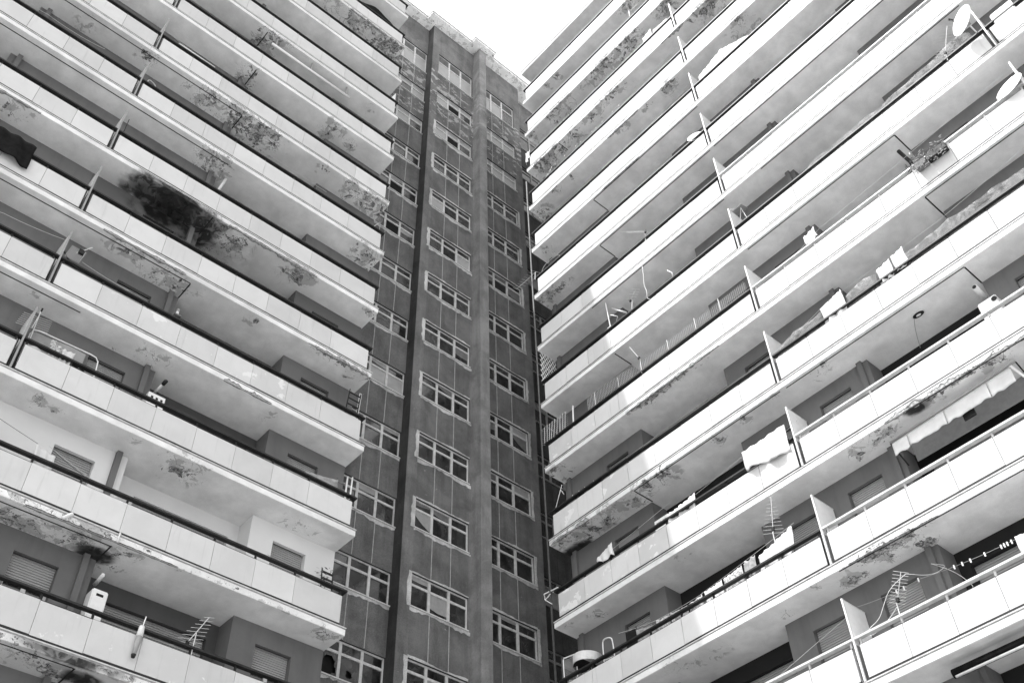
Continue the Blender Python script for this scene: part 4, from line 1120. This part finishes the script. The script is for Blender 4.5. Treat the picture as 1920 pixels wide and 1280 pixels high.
cloth(WR, 9, 'towel', 11.3, 1.55, 12.05, 1.72, .75, .85, .06, 'cloth_white', "wide white bath towel between two pieces of netting, right block", 'towel', 'white laundry on the right block', seed=31)
cloth(WR, 9, 'towel', 13.15, 1.5, 13.6, 1.6, .6, .62, .06, 'cloth_white', "left of two small white towels on the netted rail, right block", 'towel', 'white laundry on the right block', seed=32)
cloth(WR, 9, 'towel', 13.66, 1.6, 14.05, 1.7, .62, .65, .06, 'cloth_white', "right of two small white towels on the netted rail, right block", 'towel', 'white laundry on the right block', seed=33)
line(WR, 9, [(9.7, .2, 1.35), (11.6, .2, 1.8), (15.3, .2, 1.85), (18.3, .2, 2.3)], "washing line above the netting and white towels, right block", drop=.03)
dish(WR, 7, (18.42, -.40, 1.30), (-.55, -1, .12), .44, "large white satellite dish on a bracket near the top right corner")
dish(WR, 6, (19.9, -.05, 1.25), (.3, -1, .3), .34, "white dish above the large one, cut by the top right edge of the photo", arm=False)
dish(WR, 8, (18.35, .12, 1.28), (-.2, -1, .4), .42, "white dish peeping over the rail below the large satellite dish", arm=False)
tubes(WR, 8, 'mast', [[(18.65, .2, 2.2), (18.66, .15, 1.05)]], .035, 'white', "stout white mast behind the dish at the right edge, upper right", 'mast', part='mast', n=8)
yagi(WR, 7, (17.45, .03, .95), (17.5, .0, 1.2), (17.45, .0, 1.15), (17.95, -.1, 2.12), 12, .55, (1, .5, -.5), "slim upright aerial left of the large satellite dish", taper=.3)
acu = MB(WR).box(18.95, 19.6, .02, .35, fz(7) + .62, fz(7) + 1.38); bmesh.ops.bevel(acu.bm, geom=acu.bm.edges[:], offset=.03, segments=2, affect='EDGES')
tag(acu.obj('white_box', 'white'), "white rounded box behind the large satellite dish", 'box')
ph = root(WR, 'flower_box', 15.85, -.12, 8, .6, "dark trough of spiky succulents hung outside a sunlit rail, upper right", 'planter')
MB(WR).box(15.72, 16.3, -.20, -.02, fz(8) + .62, fz(8) + .86).obj('trough', 'black', ph)
MB(WR).box(15.35, 15.68, -.20, -.02, fz(8) + .62, fz(8) + .84).obj('trough', 'wood', ph)
rg = random.Random(44)
f1 = leafy(WR, 8, 15.3, 16.35, -.26, .04, .82, 1.12, 130, .055, rg, 'leaf_pale', ph); f1['kind'] = 'stuff'
f2 = leafy(WR, 8, 15.25, 16.3, -.28, -.16, .42, .72, 80, .055, rg, 'leaf_pale', ph); f2['kind'] = 'stuff'
f3 = leafy(WR, 8, 15.1, 16.0, -.24, .0, .8, 1.08, 80, .06, rg, 'leaf', ph); f3['kind'] = 'stuff'
line(WR, 8, [(9.8, .4, 1.25), (12.0, .4, 1.85), (18.5, .4, 2.35)], "long taut white line over a dark loggia, upper right", drop=.02, pegs=(.75,))
cloth(WR, 8, 'cloth', 11.5, 1.70, 11.92, 1.84, .42, .45, .2, 'cloth_white', "small white cloth pegged to a line before a dark loggia, right block", 'cloth', 'white laundry on the right block', seed=34)
cloth(WR, 10, 'blanket', 7.85, 1.52, 9.3, 1.56, .62, .92, -.06, 'cloth_white', "big white blanket thrown over the rail beside a divider, middle of the right block", 'blanket', seed=41, fold=.04, hem=.025, waves=4)
line(WR, 10, [(4.8, .15, 1.25), (7.9, .15, 1.62)], "line running down from the big white blanket to a white cloth, right block", drop=.02)
cloth(WR, 10, 'tablecloth', 4.85, 1.24, 5.95, 1.38, .35, .75, .10, 'cloth_white', "white cloth drooping over the rail next to a white air conditioner, right block", 'cloth', 'white laundry on the right block', seed=35, fold=.05)
ac = root(WR, 'air_conditioner', 4.3, .5, 10, 1.0, "white air conditioner box behind the rail left of a drooping white cloth, right block", 'air conditioner')
MB(WR).box(4.08, 4.62, .45, .80, fz(10) + .95, fz(10) + 1.62).obj('casing', 'white', ac)
MB(WR).box(4.16, 4.34, .44, .449, fz(10) + 1.36, fz(10) + 1.52).obj('grille', 'grey', ac)
MB(WR).box(4.40, 4.54, .44, .449, fz(10) + 1.36, fz(10) + 1.52).obj('grille', 'grey', ac)
cloth(WR, 9, 'trousers', 1.12, 1.42, 1.55, 1.40, .55, .72, .3, 'cloth_dark', "left of two black garments pegged near the balcony end, right block", 'trousers', 'black laundry near the inner corner', seed=36)
cloth(WR, 9, 'trousers', 1.72, 1.36, 2.3, 1.40, .7, .6, .3, 'cloth_dark', "right of two black garments pegged near the balcony end, right block", 'trousers', 'black laundry near the inner corner', seed=37)
line(WR, 9, [(.9, .3, 1.40), (2.6, .3, 1.40), (6.8, .3, 1.5)], "pegged line carrying two black garments, right block", drop=.02, pegs=(.03, .12, .2, .32))
tubes(WR, 9, 'broom', [[(.25, .15, 1.05), (.55, .3, 2.15)], [(.5, .28, 1.95), (.62, .3, 1.7)]], .014, 'offwhite', "pale stick leaning out at a balcony end beside the dark corner, right block", 'stick')
cloth(WR, 10, 'towel', 2.10, 1.18, 2.76, 1.42, .18, .46, -.04, 'cloth_white', "white towel flung over a dark rail near the inner corner, right block", 'towel', 'white laundry on the right block', seed=42, fold=.03, hem=.05)
line(WR, 10, [(.1, .25, .95), (2.6, .25, 1.45), (4.9, .25, 1.75)], "thin line rising behind the flung white towel, right block", drop=.01)
dc = root(WR, 'deck_chair', .4, .2, 10, .6, "white slatted deck chair sticking out of a balcony end by the dark corner", 'deck chair')
for i in range(6):
    MB(WR).box(.05 + .0 * i, .95, .06 + .075 * i, .11 + .075 * i, fz(10) + 1.10 + .055 * i, fz(10) + 1.125 + .055 * i).obj('slat', 'white', dc)
MB(WR).tube(H(10, [(.2, .03, 1.06), (.2, .55, 1.48)]), .018, 5).obj('side_bar', 'white', dc)
MB(WR).tube(H(10, [(.75, .03, 1.06), (.75, .55, 1.48)]), .018, 5).obj('side_bar', 'white', dc)
MB(WR).tube(H(10, [(.3, .05, 1.15), (-.28, .0, 1.18), (-.24, 0, .95), (.0, 0, 1.05)]), .02, 6).obj('leg', 'white', dc)
MB(WR).tube(H(10, [(-.24, 0, .95), (.05, .0, .66)]), .015, 6).obj('leg', 'offwhite', dc)
# row of washing on the lowest but one balcony
GL = 'washing row on one long balcony of the right block'
cloth(WR, 11, 'trousers', 2.55, 1.62, 3.0, 1.62, .75, .7, .35, 'cloth_dark', "square black garment beside a folding chair, leftmost of a long washing row", 'garment', GL, seed=51, fold=.02)
cloth(WR, 11, 'skirt', 3.05, 1.45, 3.75, 1.28, .65, .55, .25, 'cloth_grey', "grey garment second in the long washing row, right block", 'garment', GL, seed=52)
cloth(WR, 11, 'pillowcase', 3.8, 1.35, 4.3, 1.32, .5, .5, .22, 'cloth_check', "patterned cloth left of centre in the long washing row, right block", 'cloth', GL, seed=53)
cloth(WR, 11, 'pillowcase', 4.35, 1.32, 4.95, 1.27, .48, .46, .22, 'cloth_check', "wider patterned cloth at the centre of the long washing row, right block", 'cloth', GL, seed=54)
cloth(WR, 11, 'towel', 5.0, 1.26, 5.5, 1.32, .4, .42, .2, 'cloth_check', "thin pale checked towel right of centre in the long washing row, right block", 'towel', GL, seed=55)
cloth(WR, 11, 'towel', 5.6, 1.34, 6.2, 1.40, .45, .45, .2, 'cloth_white', "plain white towel in the long washing row, right of the shadow edge", 'towel', GL, seed=56)
cloth(WR, 11, 'sheet', 6.25, 1.40, 6.9, 1.48, .5, .5, .2, 'cloth_check', "patterned white sheet near the right end of the long washing row", 'sheet', GL, seed=57)
cloth(WR, 11, 'socks', 6.95, 1.50, 7.35, 1.56, .55, .5, .2, 'cloth_grey', "bundle of grey small wash at the right end of the long washing row", 'clothes', GL, seed=58, fold=.08, waves=9)
cloth(WR, 11, 'sheet', 7.45, 1.42, 8.6, 1.74, .5, .7, .18, 'cloth_white', "large white sheet beside a divider under the tall aerial, right block", 'sheet', 'white laundry on the right block', seed=59, fold=.05)
line(WR, 11, [(2.4, .24, 1.64), (3.8, .22, 1.36), (5.4, .2, 1.33), (8.7, .18, 1.78)], "line carrying the long washing row, right block", drop=.02)
tb = root(WR, 'round_table', .9, .5, 11, 1.2, "round pale table top standing tilted at the balcony end, bottom centre", 'table')
MB(WR).tube(H(11, [(.88, .47, 1.40), (.90, .47, 1.66)]), .43, 28).obj('table_top', 'offwhite', tb, smooth=False)
MB(WR).tube(H(11, [(.88, .47, 1.385), (.88, .47, 1.399)]), .42, 28).obj('underside', 'black', tb)
MB(WR).tube(H(11, [(.9, .6, 1.45), (.95, .65, .1)]), .03, 6).obj('leg', 'grey', tb)
tubes(WR, 11, 'folding_chair', [[(1.60, .4, .9), (1.60, .4, 1.75), (1.66, .4, 1.86), (1.92, .4, 1.80), (2.0, .4, 1.68), (2.02, .4, .9)], [(1.60, .4, 1.2), (2.02, .4, 1.15)]], .02, 'white', "white tube folding chair between a tilted round table and black garments, bottom centre", 'chair')
fs = root(WR, 'fire_screen', .3, .2, 11, 1.0, "white framed mesh screen at the very end of the lowest visible right balcony", 'screen')
MB(WR).tube(H(11, [(.17, .2, 1.0), (.17, .2, 1.78), (.2, .2, 1.83), (.62, .25, 1.80), (.66, .25, 1.74), (.66, .25, 1.0)]), .02, 6).obj('frame', 'white', fs)
sm = MB(WR)
for i in range(14): sm.tube(H(11, [(.22 + i * .031, .21, 1.05), (.22 + i * .031, .21, 1.76)]), .004, 3)
for i in range(16): sm.tube(H(11, [(.2, .212, 1.06 + i * .045), (.64, .24, 1.06 + i * .045)]), .004, 3)
q_ = sm.obj('mesh_wire', 'grey', fs); q_['kind'] = 'stuff'
cloth(WR, 11, 'rag', .35, 1.0, 1.3, 1.0, .22, .2, .14, 'cloth_check', "crumpled patterned rag under the rail below the tilted round table", 'cloth', seed=60, fold=.06, waves=7)
yagi(WR, 11, (8.05, .15, 1.06), (8.06, .15, 1.85), (8.07, .15, 1.80), (8.35, .0, 2.72), 11, .62, (1, .2, -.35), "tall white aerial before the soffit beside a divider, lower right", taper=.75)
yagi(WR, 12, (10.68, .05, .95), (10.70, .05, 1.38), (10.72, .03, 1.36), (11.12, -.15, 1.88), 10, .34, (1, .4, -.55), "stubby white aerial with looping cables in front of a shutter, bottom right", taper=.0, r=.010)
tubes(WR, 12, 'aerial_cable', [[(11.1, .1, 1.95), (10.6, .15, 1.85), (10.3, .2, 1.55), (10.1, .25, 1.35), (9.75, .25, 1.25), (9.68, .25, 1.1), (9.95, .2, 1.05), (10.4, .1, 1.15), (10.68, .05, 1.3)]], .006, 'white', "white cable looping between a divider and the stubby aerial, bottom right", 'cable', part='cord', n=5)
tubes(WR, 12, 'wall_cable', [[(11.1, .1, 1.95), (11.4, .7, 2.0), (11.8, .75, 2.08), (11.55, .75, 2.25), (11.45, .76, 2.32)], [(11.45, .76, 2.32), (11.85, .85, 1.95), (12.1, .9, 1.5), (12.2, .6, 1.2)]], .007, 'offwhite', "pale cable drooping across the wall corner and downpipe, bottom right", 'cable', part='cord', n=5)
line(WR, 12, [(9.6, .4, 1.98), (11.2, .4, 1.88), (13.6, .4, 1.66)], "dark line with scattered white pegs in front of a bottom right loggia", mat='grey', drop=.05, pegs=(.32, .38, .5, .68, .72, .76, .83, .91, .925, .94, .96))
cloth(WR, 12, 'pillowcase', 13.55, 1.62, 14.3, 1.60, .5, .5, .25, 'cloth_white', "white pillowcase pegged at the right edge of the photo, lower right", 'pillowcase', seed=61)
line(WR, 12, [(5.5, .5, .95), (9.4, .5, 1.98)], "white cord rising to the top of the lowest divider, bottom right", drop=-.02)
line(WR, 10, [(9.55, .3, 1.75), (8.9, .25, 1.55)], "short cord from the divider to the big white blanket", drop=.01)
# the large scalloped awning
aw = root(WR, 'awning', 13.3, .2, 11, 2.2, "large pale awning with scalloped valance and dark bar over a black loggia, lower right", 'awning')
MB(WR).tube(H(11, [(11.70, .38, 2.52), (15.15, .38, 2.66)]), .028, 8).obj('roller_bar', 'grey', aw, smooth=True)
MB(WR).tube(H(11, [(11.70, .40, 2.52), (11.74, .88, 2.05)]), .022, 6).obj('side_arm', 'rail_dark', aw)
MB(WR).tube(H(11, [(15.15, .40, 2.66), (15.1, .95, 2.62)]), .018, 6).obj('side_arm', 'rail_dark', aw)
def valance(a, b, seed):
    m = MB(WR); n = max(6, int((b - a) / .05))
    def fn(u, v):
        s = a + (b - a) * u; t = (s - 11.75) / 3.25
        top = AT0 + (AT1 - AT0) * t
        dr = .34 + .04 * abs(math.sin(s * 8.2)) + .015 * math.sin(s * 21 + seed) + .10 * t
        return (s, .34 - .03 * v + .012 * math.sin(s * 7) * v, fz(11) + top - dr * v)
    m.grid(fn, n, 6)
    return m.obj('valance', 'awning', aw, smooth=True, thick=.005)
AT0, AT1 = 2.42, 2.56
for a, b in ((11.75, 12.17), (12.19, 13.2), (13.22, 14.36), (14.38, 15.0)): valance(a, b, a)
MB(WR).grid(lambda u, v: (11.75 + 3.25 * u, .34 + .10 * v, fz(11) + AT0 + (AT1 - AT0) * u + .08 * v), 30, 3).obj('canvas', 'awning', aw, thick=.005)
MB(WR).slabz([(15.0, fz(11) + 2.56), (15.06, fz(11) + 2.56), (15.22, fz(11) + 2.10), (15.17, fz(11) + 2.08)], .30, .35).obj('folded_side', 'awning', aw)
MB(WR).box(11.9, 15.1, 1.10, 1.12, fz(11) + 2.2, fz(11) + 2.78).obj('back_board', 'grey', aw)
MB(WR).box(13.55, 13.85, .42, .46, fz(11) + 1.98, fz(11) + 2.20).obj('motor_box', 'black', aw)
a2 = root(WR, 'rolled_awning', 12.6, .4, 13, 2.5, "rolled dark awning with a pale front bar at the bottom right corner", 'awning', None)
MB(WR).tube(H(13, [(11.25, .35, 2.55), (14.6, .35, 2.55)]), .10, 10).obj('roller', 'tarp', a2, smooth=True)
MB(WR).tube(H(13, [(11.35, .2, 2.40), (14.6, .2, 2.40)]), .03, 8).obj('front_bar', 'offwhite', a2, smooth=True)
lp_ = root(WR, 'ceiling_lamp', 13.55, .55, 10, 2.75, "oval bulkhead lamp with a dark rim on a smooth soffit, right side", 'lamp')
def oval(a, b, z0, z1):
    m = MB(WR); n = 20
    m.prism([(13.55 + a * math.cos(2 * math.pi * i / n), .55 + b * math.sin(2 * math.pi * i / n)) for i in range(n)], fz(10) + z0, fz(10) + z1); return m
oval(.20, .12, 2.755, 2.79).obj('rim', 'offwhite', lp_)
oval(.16, .085, 2.735, 2.754).obj('lens', 'black', lp_)
oval(.07, .035, 2.725, 2.734).obj('bulb_cover', 'offwhite', lp_)
tubes(WR, 10, 'lamp_cable', [[(13.4, .6, 2.78), (13.2, .9, 2.7), (13.0, 1.3, 2.45)]], .008, 'grey', "thin cable trailing from the oval soffit lamp", 'cable', part='cord', n=4)
fp2 = root(WR, 'flue_pipe', 15.15, .4, 10, 2.2, "fat white flue with an open dark mouth beside a soffit strip, right side", 'flue')
MB(WR).tube(H(10, [(15.1, .92, 2.28), (15.12, .38, 2.30)]), .075, 12).obj('pipe', 'offwhite', fp2, smooth=True)
MB(WR).tube(H(10, [(15.12, .379, 2.30), (15.12, .372, 2.30)]), .055, 12).obj('mouth', 'black', fp2)
wh = boiler(WR, 10, 14.93, 15.42, 1.05, 1.92, "white box heater with a round dark outlet below the fat flue, right side", 'water heater', d0=.55, slot=False)
MB(WR).tube(H(10, [(15.36, .549, 1.78), (15.36, .53, 1.78)]), .07, 12).obj('outlet', 'black', wh)
tubes(WR, 8, 'dark_pipe', [[(15.0, .45, 2.55), (15.12, .55, 2.0), (15.2, .6, 1.3)]], .055, 'black', "dark elbow flue pipe over the succulent trough, upper right", 'flue', part='pipe', n=8)
cp = root(WR, 'vent_hood', 11.6, .5, 8, 1.5, "dark squat vent on a column head beside the small white pegged cloth, right block", 'vent')
MB(WR).box(11.42, 11.66, .62, .88, fz(8) + 1.85, fz(8) + 2.1).obj('hood', 'grey', cp)
tubes(WR, 4, 'peg_string', [[(7.5, .3, 1.35), (9.35, .3, 2.1)]], .006, 'offwhite', "thin string rising to a divider high on the right block", 'string', part='cord', n=4)
